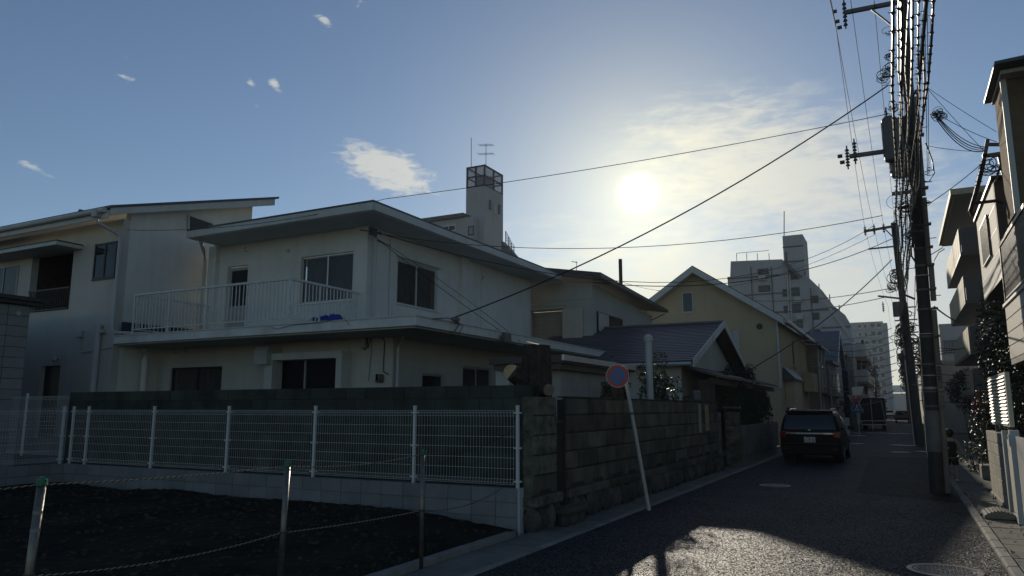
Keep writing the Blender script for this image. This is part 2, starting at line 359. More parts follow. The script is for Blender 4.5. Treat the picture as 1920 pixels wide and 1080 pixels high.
# asphalt: dark aggregate with glossy chips that glint against the low sun
def asphalt(name, base, glint):
    m = bpy.data.materials.new(name); m.use_nodes = True; t = m.node_tree; t.nodes.clear()
    p = N(t, 'ShaderNodeNewGeometry').outputs['Position']
    big = N(t, 'ShaderNodeTexNoise', inp={'Vector': p, 'Scale': .6, 'Detail': 6.0, 'Roughness': .6}).outputs['Fac']
    mid = N(t, 'ShaderNodeTexNoise', inp={'Vector': p, 'Scale': 9.0, 'Detail': 4.0}).outputs['Fac']
    vo = N(t, 'ShaderNodeTexVoronoi', feature='F1', inp={'Vector': p, 'Scale': 62.0})
    cr = N(t, 'ShaderNodeSeparateColor', inp={0: vo.outputs['Color']})
    chip = M(t, 'ADD', M(t, 'MULTIPLY', M(t, 'POWER', cr.outputs[0], 2.0), 2.2), .35)
    k = M(t, 'MULTIPLY', chip, M(t, 'ADD', M(t, 'MULTIPLY', big, 1.1), M(t, 'MULTIPLY', mid, .35)))
    col = N(t, 'ShaderNodeVectorMath', operation='SCALE', inp={0: base, 'Scale': k}).outputs[0]
    wv = N(t, 'ShaderNodeTexNoise', inp={'Vector': p, 'Scale': 2.2, 'Detail': 5.0})
    pw = N(t, 'ShaderNodeVectorMath', operation='ADD', inp={0: p, 1: N(t, 'ShaderNodeVectorMath', operation='SCALE', inp={0: wv.outputs['Color'], 'Scale': .9}).outputs[0]}).outputs[0]
    ck = N(t, 'ShaderNodeTexVoronoi', feature='DISTANCE_TO_EDGE', inp={'Vector': pw, 'Scale': .33})
    crk = N(t, 'ShaderNodeMapRange', inp={'Value': ck.outputs['Distance'], 'From Min': .0, 'From Max': .006, 'To Min': .35, 'To Max': 1.0}).outputs[0]
    oil = N(t, 'ShaderNodeMapRange', inp={'Value': N(t, 'ShaderNodeTexNoise', inp={'Vector': p, 'Scale': 1.7, 'Detail': 3.0, 'Distortion': .8}).outputs['Fac'], 'From Min': .60, 'From Max': .70, 'To Min': 1.0, 'To Max': .6}).outputs[0]
    col = N(t, 'ShaderNodeVectorMath', operation='SCALE', inp={0: col, 'Scale': M(t, 'MULTIPLY', crk, oil)}).outputs[0]
    # each chip is a facet tilted its own way
    off = N(t, 'ShaderNodeVectorMath', operation='SUBTRACT', inp={0: vo.outputs['Color'], 1: (.5, .5, .5)}).outputs[0]
    off = N(t, 'ShaderNodeVectorMath', operation='MULTIPLY', inp={0: off, 1: (.75, .75, 0)}).outputs[0]
    nr = N(t, 'ShaderNodeVectorMath', operation='NORMALIZE', inp={0: N(t, 'ShaderNodeVectorMath', operation='ADD', inp={0: off, 1: (0, 0, 1)}).outputs[0]}).outputs[0]
    b1 = N(t, 'ShaderNodeBump', inp={'Height': vo.outputs['Distance'], 'Strength': .8, 'Distance': .008, 'Normal': nr})
    ro = M(t, 'ADD', M(t, 'MULTIPLY', cr.outputs[1], .3), .42)
    sp = M(t, 'MULTIPLY', M(t, 'POWER', cr.outputs[2], 3.0), glint * 2)
    b = N(t, 'ShaderNodeBsdfPrincipled', inp={'Base Color': col, 'Roughness': ro, 'Specular IOR Level': sp, 'Normal': b1.outputs[0]})
    N(t, 'ShaderNodeOutputMaterial', inp={0: b.outputs[0]})
    return m
m_road = asphalt('asphalt', (.042, .044, .045), .14)
m_patch = asphalt('darker_asphalt_patch', (.022, .024, .026), .10)
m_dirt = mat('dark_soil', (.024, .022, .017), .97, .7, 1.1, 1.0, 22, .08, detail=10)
m_ground = mat('town_ground', (.07, .07, .065), .95, .3, .3)
m_paintline = mat('worn_road_paint', (.62, .62, .58), .7, .3, 16, .2, 90, .3)

# ------------------------------------------------------------------ ground, road
struct('ground', MB().grid(-900, -300, 900, 2600, 4, 4, lambda x, y: -.09), m_ground)
road = struct('road', MB().box(-4.06, -14, -.3, .86, 420, 0), m_road)
pt = MB()
pt.quad((-.95, 17.0, .004), (.80, 16.1, .004), (.80, 30, .004), (-1.1, 30, .004)); part('asphalt_patch', pt, m_patch, road)
gut = struct('left_gutter', MB().box(-4.72, -14, -.3, -4.062, 60, -.02), m_mortardark)
slab = mesh('gutter_slab', MB().bev(-.285, -.296, -.05, .285, .296, .0, .008), m_conc)
for i in range(60): piece('gutter_slab', slab, gut, (-4.44, 2.3 + i * .6, .003 + random.uniform(-.004, .004)), (0, random.uniform(-.008, .008), random.uniform(-.006, .006)))
edge = mesh('gutter_edge', MB().bev(-.055, -.297, -.05, .055, .297, .0, .008), m_kerb)
for i in range(60): piece('gutter_edge', edge, gut, (-4.085, 2.3 + i * .6, .012))
rk = struct('right_kerb', MB().box(.862, -14, -.3, 1.42, 60, .0), m_mortardark)
kb = mesh('kerb_stone', MB().bev(-.062, -.296, -.06, .062, .296, .055, .02), m_kerb)
for i in range(56): piece('kerb_stone', kb, rk, (.93, 5.2 + i * .6, .0), (random.uniform(-.006, .006), 0, random.uniform(-.01, .01)))
lid = mesh('gutter_lid', MB().bev(-.205, -.246, -.05, .205, .246, .0, .012), m_conc)
for i in range(66): piece('gutter_lid', lid, rk, (1.205, 5.2 + i * .5, .022 + random.uniform(-.006, .006)), (random.uniform(-.01, .01), random.uniform(-.01, .01), random.uniform(-.01, .01)))
struct('right_verge', MB().box(1.422, -14, -.3, 9, 17.9, .03), m_conc)
struct('right_pavement', MB().box(1.422, 17.92, -.3, 12, 60, -.004), m_conc)
def lotz(x, y):
    edge_ = min(1, max(0, (-5.0 - x) / 2.6)); back = min(1, max(0, (y - 2) / 6))
    h = .05 + .17 * edge_ * back
    h += .035 * math.sin(x * 1.7 + y * .6) * math.sin(y * 1.3 - x * .4) * edge_
    h += .10 * math.exp(-((x + 6.6) ** 2 / 1.2 + (y - 8.7) ** 2 / .5))
    return h + random.uniform(-.014, .014)
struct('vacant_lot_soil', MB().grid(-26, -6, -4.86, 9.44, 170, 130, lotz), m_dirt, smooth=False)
struct('lot_kerb', MB().box(-4.86, -6, -.3, -4.722, 9.2, .06), m_kerb)
# clods and pebbles on the soil
cl_ = MB()
for i in range(2600):
    x = random.uniform(-15, -5.05); y = random.uniform(3.5, 9.35); r = random.choice((.01, .014, .02, .035)) * random.uniform(.7, 1.3)
    cl_.ball((x, y, lotz(x, y) + r * .2), r, 5, 3, (1, random.uniform(.6, 1.2), .6))
solo('soil_clods', cl_, mat('clod', (.05, .045, .035), .95, .5, 5), 'loose clods and pebbles scattered over the bare soil of the vacant lot', 'soil clods', kind='stuff')
# road paint
lines = MB()
def stripe(x0, y0, x1, y1, w):
    d = Vector((x1 - x0, y1 - y0, 0)).normalized(); n = Vector((-d.y, d.x, 0)) * w / 2
    a = Vector((x0, y0, .008)); b = Vector((x1, y1, .008)); return MB().add([a - n, b - n, b + n, a + n], [(0, 1, 2, 3)])
for (a, b, w) in (((1596, 832), (1618, 832), .16), ((1672, 848), (1705, 848), .16), ((1672, 834), (1716, 836), .16), ((1720, 846), (1745, 848), .16),
                  ((1560, 818), (1585, 818), .3), ((1600, 812), (1612, 812), .45), ((1626, 812), (1640, 812), .45), ((1648, 812), (1662, 812), .45), ((1668, 813), (1682, 813), .45), ((1690, 813), (1702, 813), .45),
                  ((1592, 817), (1622, 817), .3), ((1705, 797), (1712, 797), .4)):
    p, q = g0(*a), g0(*b); part('road_marking', stripe(p.x, p.y, q.x, q.y, max(w, .5 * (p.y / 36) ** 2)), m_paintline, road)
# manholes
def manhole(x, y, r, label):
    t = thing('manhole_cover', (x, y, 0), label, 'manhole cover', 'round iron manhole covers')
    def ring(r0, r1, z0, z1, n=40):
        mb = MB(); vs = []
        for k in range(n):
            a = 2 * math.pi * k / n; c, s = math.cos(a), math.sin(a)
            vs += [(x + r0 * c, y + r0 * s, z0), (x + r0 * c, y + r0 * s, z1), (x + r1 * c, y + r1 * s, z1), (x + r1 * c, y + r1 * s, z0)]
        fs = []
        for k in range(n):
            a, b = k * 4, (k + 1) % n * 4
            for j in range(3): fs.append((a + j, b + j, b + j + 1, a + j + 1))
        return mb.add(vs, fs)
    d = MB(); n = 40; d.add([(x + r * .86 * math.cos(2 * math.pi * k / n), y + r * .86 * math.sin(2 * math.pi * k / n), .007) for k in range(n)], [tuple(range(n))])
    part('base_plate', d, m_cap, t)
    part('rim', ring(r * .86, r, .0, .014), m_iron, t)
    part('ring', ring(r * .74, r * .80, .006, .015), m_iron, t)
    part('ring', ring(r * .12, r * .18, .006, .015), m_iron, t)
    k = 0
    bars = MB()
    for ix in range(-6, 7):
        for iy in range(-6, 7):
            cx, cy = ix * r * .11, iy * r * .11
            q = math.hypot(cx, cy)
            if q > r * .68 or q < r * .2: continue
            if (ix + iy) % 2: bars.box(x + cx - r * .047, y + cy - r * .018, .006, x + cx + r * .047, y + cy + r * .018, .016)
            else: bars.box(x + cx - r * .018, y + cy - r * .047, .006, x + cx + r * .018, y + cy + r * .047, .016)
    part('tread_pattern', bars, m_iron, t, kind='stuff')
manhole(.28, 9.38, .36, 'large manhole cover in the road beside the right kerb, nearest the camera')
manhole(-2.62, 17.75, .33, 'manhole cover out in the road between the black van and the leaning sign')

# ------------------------------------------------------------------ generic builders
def wall_y(mb, Y, x0, x1, z0, z1, holes=(), th=.15):      # wall whose face is at Y (facing -Y), thickness behind
    xs = sorted({x0, x1, *[h[0] for h in holes], *[h[1] for h in holes]}); zs = sorted({z0, z1, *[h[2] for h in holes], *[h[3] for h in holes]})
    for i in range(len(xs) - 1):
        run = None
        for j in range(len(zs) - 1):
            cx, cz = (xs[i] + xs[i + 1]) / 2, (zs[j] + zs[j + 1]) / 2
            if any(h[0] < cx < h[1] and h[2] < cz < h[3] for h in holes):
                if run is not None: mb.box(xs[i], Y, run, xs[i + 1], Y + th, zs[j]); run = None
            elif run is None: run = zs[j]
        if run is not None: mb.box(xs[i], Y, run, xs[i + 1], Y + th, zs[-1])
    return mb
def wall_x(mb, X, y0, y1, z0, z1, holes=(), th=-.15):
    ys = sorted({y0, y1, *[h[0] for h in holes], *[h[1] for h in holes]}); zs = sorted({z0, z1, *[h[2] for h in holes], *[h[3] for h in holes]})
    for i in range(len(ys) - 1):
        run = None
        for j in range(len(zs) - 1):
            cy, cz = (ys[i] + ys[i + 1]) / 2, (zs[j] + zs[j + 1]) / 2
            if any(h[0] < cy < h[1] and h[2] < cz < h[3] for h in holes):
                if run is not None: mb.box(X, ys[i], run, X + th, ys[i + 1], zs[j]); run = None
            elif run is None: run = zs[j]
        if run is not None: mb.box(X, ys[i], run, X + th, ys[i + 1], zs[-1])
    return mb
def window(parent, axis, c, a0, a1, z0, z1, fm=None, gm=None, panes=2, fw=.045, rec=.06, sill=True, curtain=False, dark=True, sgn=-1, name='window', open_=0):
    """sliding window; axis 'y': plane Y=c facing sgn*Y ; axis 'x': plane X=c facing sgn*X. rec = recess (negative = proud)"""
    fm = fm or m_alu; gm = gm or m_glassd
    d0 = c - sgn * rec; d1 = d0 - sgn * .05
    def B(mb, a, b, za, zb, p, q):
        if axis == 'y': mb.box(a, p, za, b, q, zb)
        else: mb.box(p, a, za, q, b, zb)
    f = MB()
    B(f, a0, a1, z0, z0 + fw, d0, d1); B(f, a0, a1, z1 - fw, z1, d0, d1); B(f, a0, a0 + fw, z0 + fw, z1 - fw, d0, d1); B(f, a1 - fw, a1, z0 + fw, z1 - fw, d0, d1)
    w = (a1 - a0 - 2 * fw) / panes
    for k in range(1, panes): B(f, a0 + fw + k * w - fw * .5, a0 + fw + k * w + fw * .5, z0 + fw, z1 - fw, d0, d1)
    o = part(name, f, fm, parent)
    for k in range(panes):
        g = MB(); B(g, a0 + fw + k * w, a0 + fw + (k + 1) * w, z0 + fw, z1 - fw, d0 - sgn * .02, d0 - sgn * .03); part('pane', g, gm, o)
    if sill:
        s = MB(); B(s, a0 - .03, a1 + .03, z0 - .035, z0 - .002, c + sgn * .035, c - sgn * .02); part('sill', s, fm, o)
    if dark:
        if curtain:
            cu = MB(); n = 26; vs = []
            for i in range(n + 1):
                a = a0 + fw + (a1 - a0 - 2 * fw) * i / n; dd = d0 - sgn * (.14 + .02 * math.sin(i * 2.3))
                for z in (z0 + fw, z1 - fw): vs.append((a, dd, z) if axis == 'y' else (dd, a, z))
            cu.add(vs, [(2 * i, 2 * i + 2, 2 * i + 3, 2 * i + 1) for i in range(n)]); part('curtain', cu, m_curtain, o)
        b = MB(); B(b, a0, a1, z0, z1, d0 - sgn * .30, d0 - sgn * .32); part('dark_room', b, m_dark, o)
    return o
def downpipe(parent, pts, r=.038, m=None, name='downpipe'):
    mb = MB().tube(pts, r, 10); o = part(name, mb, m or m_pipe, parent, smooth=False)
    z = [Vector(p) for p in pts]
    return o
def leaves(center, rad, n, size, seedshape=1.0, flat=.5, clumps=14):
    """leaf-sized faces clustered in clumps inside an ellipsoid"""
    mb = MB(); cs = []
    for k in range(clumps):
        while True:
            p = Vector((random.uniform(-1, 1), random.uniform(-1, 1), random.uniform(-1, 1)))
            if .25 < p.length < 1: break
        cs.append((p, random.uniform(.22, .45)))
    for i in range(n):
        p, cr = random.choice(cs)
        d = Vector((random.gauss(0, 1), random.gauss(0, 1), random.gauss(0, 1))).normalized() * cr * random.uniform(.3, 1.0) ** .5
        q = p + d
        c = Vector((center[0] + q.x * rad[0], center[1] + q.y * rad[1], center[2] + q.z * rad[2]))
        s = size * random.uniform(.6, 1.3)
        t = Vector((random.gauss(0, 1), random.gauss(0, 1), random.gauss(0, .6))).normalized(); u = t.cross(Vector((random.gauss(0, 1), random.gauss(0, 1), random.gauss(0, 1)))).normalized()
        nrm = t.cross(u) * s * .12
        mb.add([c - t * s * .5, c + u * s * .22 - nrm, c + t * s * .5, c - u * s * .22 - nrm], [(0, 1, 2, 3)])
    return mb

# ------------------------------------------------------------------ fence on its block base
def block_course(name, me, parent, axis, c, a0, a1, L, z, off, names=None):
    a = a0 - off
    while a < a1 - .02:
        s0, s1 = max(a, a0), min(a + L, a1)
        if s1 - s0 > .05:
            mid = (s0 + s1) / 2; sc_ = (s1 - s0) / L
            j = random.uniform(-.003, .003)
            if axis == 'y': piece(name, me, parent, (mid, c + j, z), None, (sc_, 1, 1))
            else: piece(name, me, parent, (c + j, mid, z), None, (1, sc_, 1))
        a += L
fb = thing('block_base_wall', (-10, 9.47, 0), 'low pale grey concrete block wall carrying the white mesh fence along the back of the soil lot', 'low wall')
part('mortar_core', MB().box(-15.18, 9.485, -.3, -4.83, 9.575, .585), m_mortar, fb)
cb = mesh('block', MB().bev(-.1965, -.06, -.0965, .1965, .06, .0965, .004), m_newblock)
for r, z in enumerate((.4985, .2985, .0985)): block_course('block', cb, fb, 'y', 9.53, -15.18, -4.83, .4, z, 0)
part('end_capping', MB().box(-4.83, 9.465, -.05, -4.80, 9.60, .60), m_pipe, fb)
fbl = thing('block_base_wall', (-15.24, 6, 0), 'low concrete block wall at the left edge of the soil lot, running towards the camera', 'low wall')
part('mortar_core', MB().box(-15.295, 3, -.3, -15.205, 9.60, .585), m_mortar, fbl)
cbx = mesh('block', MB().bev(-.06, -.1965, -.0965, .06, .1965, .0965, .004), m_newblock)
for r, z in enumerate((.4985, .2985)): block_course('block', cbx, fbl, 'x', -15.25, 5.2, 9.6, .4, z, 0)

def mesh_fence(label, axis, c, a_list, z0, z1, side=-1, group='white mesh fences round the lot', step=.05):
    mid = sum(a_list) / len(a_list)
    t = thing('mesh_fence', (mid, c, z0) if axis == 'y' else (c, mid, z0), label, 'mesh fence', group)
    def P(a, d, z): return (a, c + side * d, z) if axis == 'y' else (c + side * d, a, z)
    pm = None
    for a in a_list:
        if pm is None:
            mb = MB().box(-.02, -.02, 0, .02, .02, z1 - z0 + .03)
            mb.box(-.023, -.023, z1 - z0 + .031, .023, .023, z1 - z0 + .045)
            for zz in (.09, (z1 - z0) * .5, z1 - z0 - .06): mb.box(-.05 if axis == 'y' else -.035, -.035 if axis == 'y' else -.05, zz - .012, .05 if axis == 'y' else .035, .035 if axis == 'y' else .05, zz + .012)
            pm = mesh('post', mb, m_fence)
        piece('post', pm, t, P(a, 0, z0))
    for a0, a1 in zip(a_list, a_list[1:]):
        mb = MB(); zb, zt = z0 + .045, z1 - .03
        n = max(1, round((a1 - a0) / step)); w = .0019
        d = .03
        for i in range(1, n):
            a = a0 + (a1 - a0) * i / n
            # wire bends out into the triangular beam at top and bottom
            pts = [P(a, d + .055, zb + .055), P(a, d, zb), P(a, d, zb + .002), P(a, d, zt), P(a, d + .055, zt - .055)]
            mb.tube([P(a, d, zb), P(a, d, zt)], w, 4, cap=False)
            mb.tube([P(a, d, zt), P(a, d + .045, zt - .03), P(a, d, zt - .075)], w, 4, cap=False)
            mb.tube([P(a, d, zb), P(a, d + .045, zb + .03), P(a, d, zb + .075)], w, 4, cap=False)
        hs = [zb, zb + .075, zt - .075, zt]; k = 5
        for i in range(1, k + 1): hs.append(zb + .075 + (zt - zb - .15) * i / (k + 1))
        for z in hs: mb.tube([P(a0 + .03, d + .004, z), P(a1 - .03, d + .004, z)], .0024, 4, cap=False)
        for z in (zb + .03, zt - .03): mb.tube([P(a0 + .03, d + .047, z), P(a1 - .03, d + .047, z)], .0024, 4, cap=False)
        part('mesh_panel', mb, m_fence, t, kind='stuff')
    return t
mesh_fence('long white wire mesh fence on the block wall, in front of the dark old wall', 'y', 9.53, [-15.1, -14.61, -12.62, -10.63, -8.62, -6.63, -4.86], .595, 1.70)
mesh_fence('white wire mesh fence along the left edge of the lot, running out of the picture', 'x', -15.25, [5.45, 7.45, 9.42], .595, 1.70, side=1)
mesh_fence('taller white mesh fence standing behind the left boundary fence', 'y', 10.05, [-23.6, -21.7, -19.7, -17.7, -16.0], .65, 2.0)

# dark old block wall behind the fence
ow = thing('old_block_wall', (-10.5, 9.95, 0), 'dark mossy old block wall behind the white fence, in front of the white house', 'block wall')
part('mortar_core', MB().box(-15.9, 9.92, -.3, -4.815, 10.0, 2.03), m_mortardark, ow)
ob = mesh('block', MB().bev(-.196, -.055, -.096, .196, .055, .096, .006), m_oldblock)
for k in range(10): block_course('block', ob, ow, 'y', 9.96, -15.9, -4.815, .4, 1.95 - .2 * k, (k % 2) * .2)

# ------------------------------------------------------------------ stone wall along the street, with its pillar, gate and boulders
XW = -4.65
sw = thing('stone_block_wall', (XW, 16.2, 0), 'weathered brown stone block wall along the street behind the leaning sign', 'stone wall')
part('backing', MB().box(XW - .16, 10.80, -.1, XW - .03, 21.70, 1.84), m_mortardark, sw)
L = .905
bigs = []
for _k in range(5):
    _b = MB().bev(-.08, -L / 2 + .010, -.133, .0, L / 2 - .010, .133, .022); _b.v = [(x + random.uniform(-.006, .004), y + random.uniform(-.009, .009), z + random.uniform(-.006, .006)) for x, y, z in _b.v]; bigs.append(mesh('stone_block', _b, m_stone))
slot = MB()   # bottom course with a drainage slot
slot.bev(-.08, -L / 2 + .006, -.134, .0, -.26, .134, .012).bev(-.08, .26, -.134, .0, L / 2 - .006, .134, .012).box(-.08, -.26, -.07, -.003, .26, .131).box(-.08, -.26, -.134, -.05, .26, -.07)
slotm = mesh('slotted_block', slot, m_stone)
zs = [1.735, 1.456, 1.177, .898, .619]
for k, z in enumerate(zs):
    y = 10.80 - (0 if k % 2 == 0 else L / 2)
    while y < 21.68:
        s0, s1 = max(y, 10.80), min(y + L, 21.70)
        if s1 - s0 > .08: piece('stone_block' if k < 4 else 'slotted_block', random.choice(bigs) if k < 4 else slotm, sw, (XW + random.uniform(-.004, .004), (s0 + s1) / 2, z), None, (1, (s1 - s0) / L, 1))
        y += L
sill = mesh('sill_stone', MB().bev(-.16, -.90, -.065, .045, .90, .07, .02), m_stone)
for i in range(6): piece('sill_stone', sill, sw, (XW, 11.71 + i * 1.815, .40))
piece('cap_stone', mesh('cap_stone', MB().bev(-.17, -5.45, 0, .01, 5.45, .02, .006), m_oldblock), sw, (XW, 16.25, 1.871))
random.seed(11)
def boulder(rx, ry, rz):
    mb = MB(); mb.ball((0, 0, 0), 1, 9, 7, (rx, ry, rz))
    mb.v = [(x * (1 + random.uniform(-.1, .1)), y * (1 + random.uniform(-.12, .12)), z * (1 + random.uniform(-.1, .1))) for x, y, z in mb.v]; return mb
bms = [mesh('foundation_stone', boulder(.13, random.uniform(.13, .2), random.uniform(.17, .24)), m_boulder) for _ in range(6)]
y = 10.78
while y < 21.7:
    w = random.uniform(.26, .42)
    piece('foundation_stone', random.choice(bms), sw, (XW - .03 + random.uniform(-.03, .04), y + w / 2, .15 + random.uniform(-.03, .03)), (random.uniform(-.3, .3), random.uniform(-.15, .15), random.uniform(-.3, .3)), (1, w / .34, 1))
    y += w * .92
pl = thing('stone_pillar', (XW, 9.93, 0), 'lichen covered stone block wall end beside the right end of the white fence', 'stone wall')
part('backing', MB().box(XW - .17, 9.64, -.1, XW - .03, 10.40, 1.83), m_mortardark, pl)
for k, z in enumerate(zs):
    mm = mesh('stone_block', MB().bev(-.19, -.40, -.134, .0, .40, .134, .014), m_pillar) if k in (0,) else mm
    if k < 4: piece('stone_block', mm, pl, (XW + .01 + random.uniform(-.006, .006), 10.01, z))
piece('slotted_block', mesh('slotted_block', MB().bev(-.19, -.40, -.134, 0, -.2, .134, .012).bev(-.19, .2, -.134, 0, .40, .134, .012).box(-.19, -.2, -.07, -.004, .2, .131).box(-.19, -.2, -.134, -.06, .2, -.07), m_stone), pl, (XW + .01, 10.01, zs[4]))
piece('sill_stone', mesh('sill_stone', MB().bev(-.2, -.46, -.07, .07, .46, .07, .02), m_pillar), pl, (XW, 10.03, .405))
for k in range(4): piece('foundation_stone', random.choice(bms), pl, (XW - .05, 9.66 + k * .26, .14), (random.uniform(-.3, .3), 0, random.uniform(-.3, .3)), (1, .8, .9))
part('render_patch', MB().box(-4.80, 9.60, .3, -4.66, 9.625, 1.86), m_pillar, pl)
gt = thing('side_gate', (XW - .05, 10.6, .3), 'narrow dark metal gate between the lichen covered pillar and the brown stone wall', 'gate')
part('gate_frame', MB().box(-4.74, 10.425, .35, -4.70, 10.455, 1.52).box(-4.74, 10.755, .35, -4.70, 10.785, 1.52).box(-4.74, 10.456, 1.48, -4.70, 10.754, 1.52).box(-4.74, 10.456, .35, -4.70, 10.754, .39), m_bronze, gt)
bmesh_ = mesh('gate_bar', MB().box(-.012, -.014, 0, .012, .014, 1.088), m_bronze)
for k in range(6): piece('gate_bar', bmesh_, gt, (-4.72, 10.49 + k * .047, .391))
st = thing('stone_step', (-4.6, 10.6, 0), 'rough stone step on the ground below the narrow dark gate', 'step')
for k in range(3): piece('step_stone', random.choice(bms), st, (-4.5, 10.3 + k * .27, .09), (0, 0, .3 * k), (.8, .8, .6))
part('step_slab', MB().bev(-4.68, 10.2, .17, -4.38, 11.0, .25, .02), m_stone, st)
# notices and meter on the far end of the stone wall
nb = solo('notice_board', MB().box(XW + .018, 20.0, 1.12, XW + .033, 20.36, 1.80), m_notice, 'wide yellowed notice plate fixed to the far end of the stone wall', 'notice plate', 'notices on the stone wall')
tx = MB()
for k in range(14):
    z = 1.72 - k * .042
    for q in range(3):
        if random.random() < .7: tx.box(XW + .0335, 20.06 + q * .09, z, XW + .0345, 20.06 + q * .09 + random.uniform(.03, .07), z + .016)
part('lettering', tx, m_ink, nb, kind='stuff')
nb2 = solo('notice_strip', MB().box(XW + .018, 19.25, 1.09, XW + .031, 19.55, 1.82), mat('grey_notice', (.30, .29, .24), .7, .25, 14), 'narrow grey notice plate on the stone wall, left of the yellowed plate', 'notice plate', 'notices on the stone wall')
mtb = solo('meter_box', MB().bev(XW - .1, 19.25, 1.9, XW + .02, 19.65, 2.16, .03), m_polegrey, 'small grey metal box on top of the stone wall above the notices', 'meter box')

# low wall, pillar and hedge beyond the stone wall
gp = thing('gate_pillar', (-4.55, 22.9, 0), 'weathered block gate pillar between the stone wall and the low grey wall', 'gate pillar')
cm = mesh('block', MB().bev(-.19, -.2, -.095, .19, .2, .095, .012), m_pillar)
for k in range(8): piece('block', cm, gp, (-4.5, 22.95, .1 + k * .2))
part('cap', MB().bev(-4.73, 22.71, 1.7, -4.27, 23.19, 1.76, .01), m_conc, gp)
gw = thing('entrance_wall', (-5.2, 21.9, 0), 'pale old block wall set back in the entrance beyond the stone wall', 'block wall')
cm2 = mesh('block', MB().bev(-.195, -.07, -.095, .195, .07, .095, .006), m_conc)
for k in range(8):
    for i in range(2): piece('block', cm2, gw, (-4.88 - i * .4, 22.15, .1 + k * .2))
lw = thing('low_street_wall', (-4.3, 27, 0), 'low grey block wall beside the road under the dark hedge, left of the black van', 'low wall')
part('wall_core', MB().box(-4.44, 23.22, -.1, -4.32, 30.2, 1.17), m_mortar, lw)
cm3 = mesh('block', MB().bev(-.07, -.3, -.145, .07, .3, .145, .006), m_conc)
for k in range(3):
    for i in range(12): piece('block', cm3, lw, (-4.35, 23.54 + i * .61, 1.04 - k * .3))
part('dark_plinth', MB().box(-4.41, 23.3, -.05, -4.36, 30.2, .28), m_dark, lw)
def hedge(label, c, rad, n, size, m, cat='shrub', name='hedge', clumps=22, trunkh=None, group=None):
    t = thing(name, (c[0], c[1], max(0, c[2] - rad[2])), label, cat, group)
    part('foliage', leaves(c, rad, n, size, clumps=clumps), m, t)
    tr = MB()
    for k in range(5):
        a = random.uniform(0, 6.28); tr.tube([(c[0] + .1 * math.cos(a), c[1] + .1 * math.sin(a), 0.0), (c[0] + rad[0] * .3 * math.cos(a), c[1] + rad[1] * .3 * math.sin(a), c[2] - rad[2] * .3), (c[0] + rad[0] * .6 * math.cos(a), c[1] + rad[1] * .6 * math.sin(a), c[2] + rad[2] * .3)], .03, 5, .008)
    part('stems', tr, m_bark, t)
    return t
hedge('dense dark garden shrub over the low grey wall, left of the black van', (-5.1, 25.6, 1.75), (.65, 2.2, .85), 12000, .11, m_leafd, clumps=70, group='dark shrubs by the low wall')
hedge('tall dark shrub in front of the yellow house porch', (-5.3, 29.3, 2.0), (.8, 1.9, 1.3), 12000, .12, m_leafd, clumps=70, group='dark shrubs by the low wall')

# ------------------------------------------------------------------ cut tree trunk by the pillar
random.seed(5)
def bumpy_tube(pts, rad, n=16, amp=.07):
    mb = MB(); mb.tube(pts, rad, n); out = []
    c = [Vector(p) for p in pts]
    for i, v in enumerate(mb.v):
        p = Vector(v); k = min(i // n, len(c) - 1); d = p - c[k]; a = i % n
        out.append(tuple(c[k] + d * (1 + amp * math.sin(a * 2.4 + k * .5) + random.uniform(-.04, .04))))
    mb.v = out; return mb
tk = thing('cut_tree', (-4.97, 10.25, 0), 'big dark tree trunk sawn off flat above the stone pillar, with a pale cut limb', 'tree stump')
part('trunk', bumpy_tube([(-4.95, 10.25, 0), (-4.95, 10.24, .6), (-4.96, 10.24, 1.1), (-4.94, 10.24, 1.5), (-4.93, 10.23, 1.9), (-4.90, 10.23, 2.2), (-4.885, 10.22, 2.45), (-4.875, 10.22, 2.66)], [.32, .27, .25, .25, .235, .215, .205, .19], 26, .10), m_bark, tk)
ce = gy(958, 698, 9.86); cdir = Vector((.05, -.93, .16)); st0 = Vector((-4.95, 10.2, 2.02))
part('limb', bumpy_tube([st0, st0.lerp(ce, .35) + Vector((-.02, .03, -.02)), st0.lerp(ce, .7) + Vector((-.01, .03, 0)), ce], [.17, .15, .13, .118], 14, .03), m_bark, tk)
def cutface(c, d, r):
    d = Vector(d).normalized(); a = d.cross(Vector((0, 0, 1))).normalized(); b = a.cross(d); mb = MB(); n = 18
    mb.prism([Vector(c) + a * r * math.cos(2 * math.pi * k / n) * random.uniform(.95, 1.03) + b * r * math.sin(2 * math.pi * k / n) * random.uniform(.95, 1.03) for k in range(n)], d * .02); return mb
cf = cutface(ce - cdir.normalized() * .005, cdir, .118); part('cut_face', cf, m_cut, tk)
part('limb', bumpy_tube([(-4.90, 10.2, 2.0), (-4.72, 10.1, 1.98), (-4.62, 10.05, 1.97)], [.13, .11, .09], 12, .03), m_bark, tk)
part('top_cut', MB().tube([(-4.875, 10.22, 2.655), (-4.87, 10.22, 2.675)], .18, 18), m_cut, tk)
part('cut_face', cutface((-4.612, 10.045, 1.972), (.75, -.6, 0), .088), mat('grey_cut_wood', (.2, .16, .12), .8, .3, 9), tk)
sg = thing('sprig', (-4.86, 9.95, 1.86), 'small sprig of shiny leaves at the foot of the cut tree trunk', 'plant')
part('foliage', leaves((-4.86, 9.97, 2.0), (.16, .12, .16), 90, .05, clumps=6), m_leaf, sg)

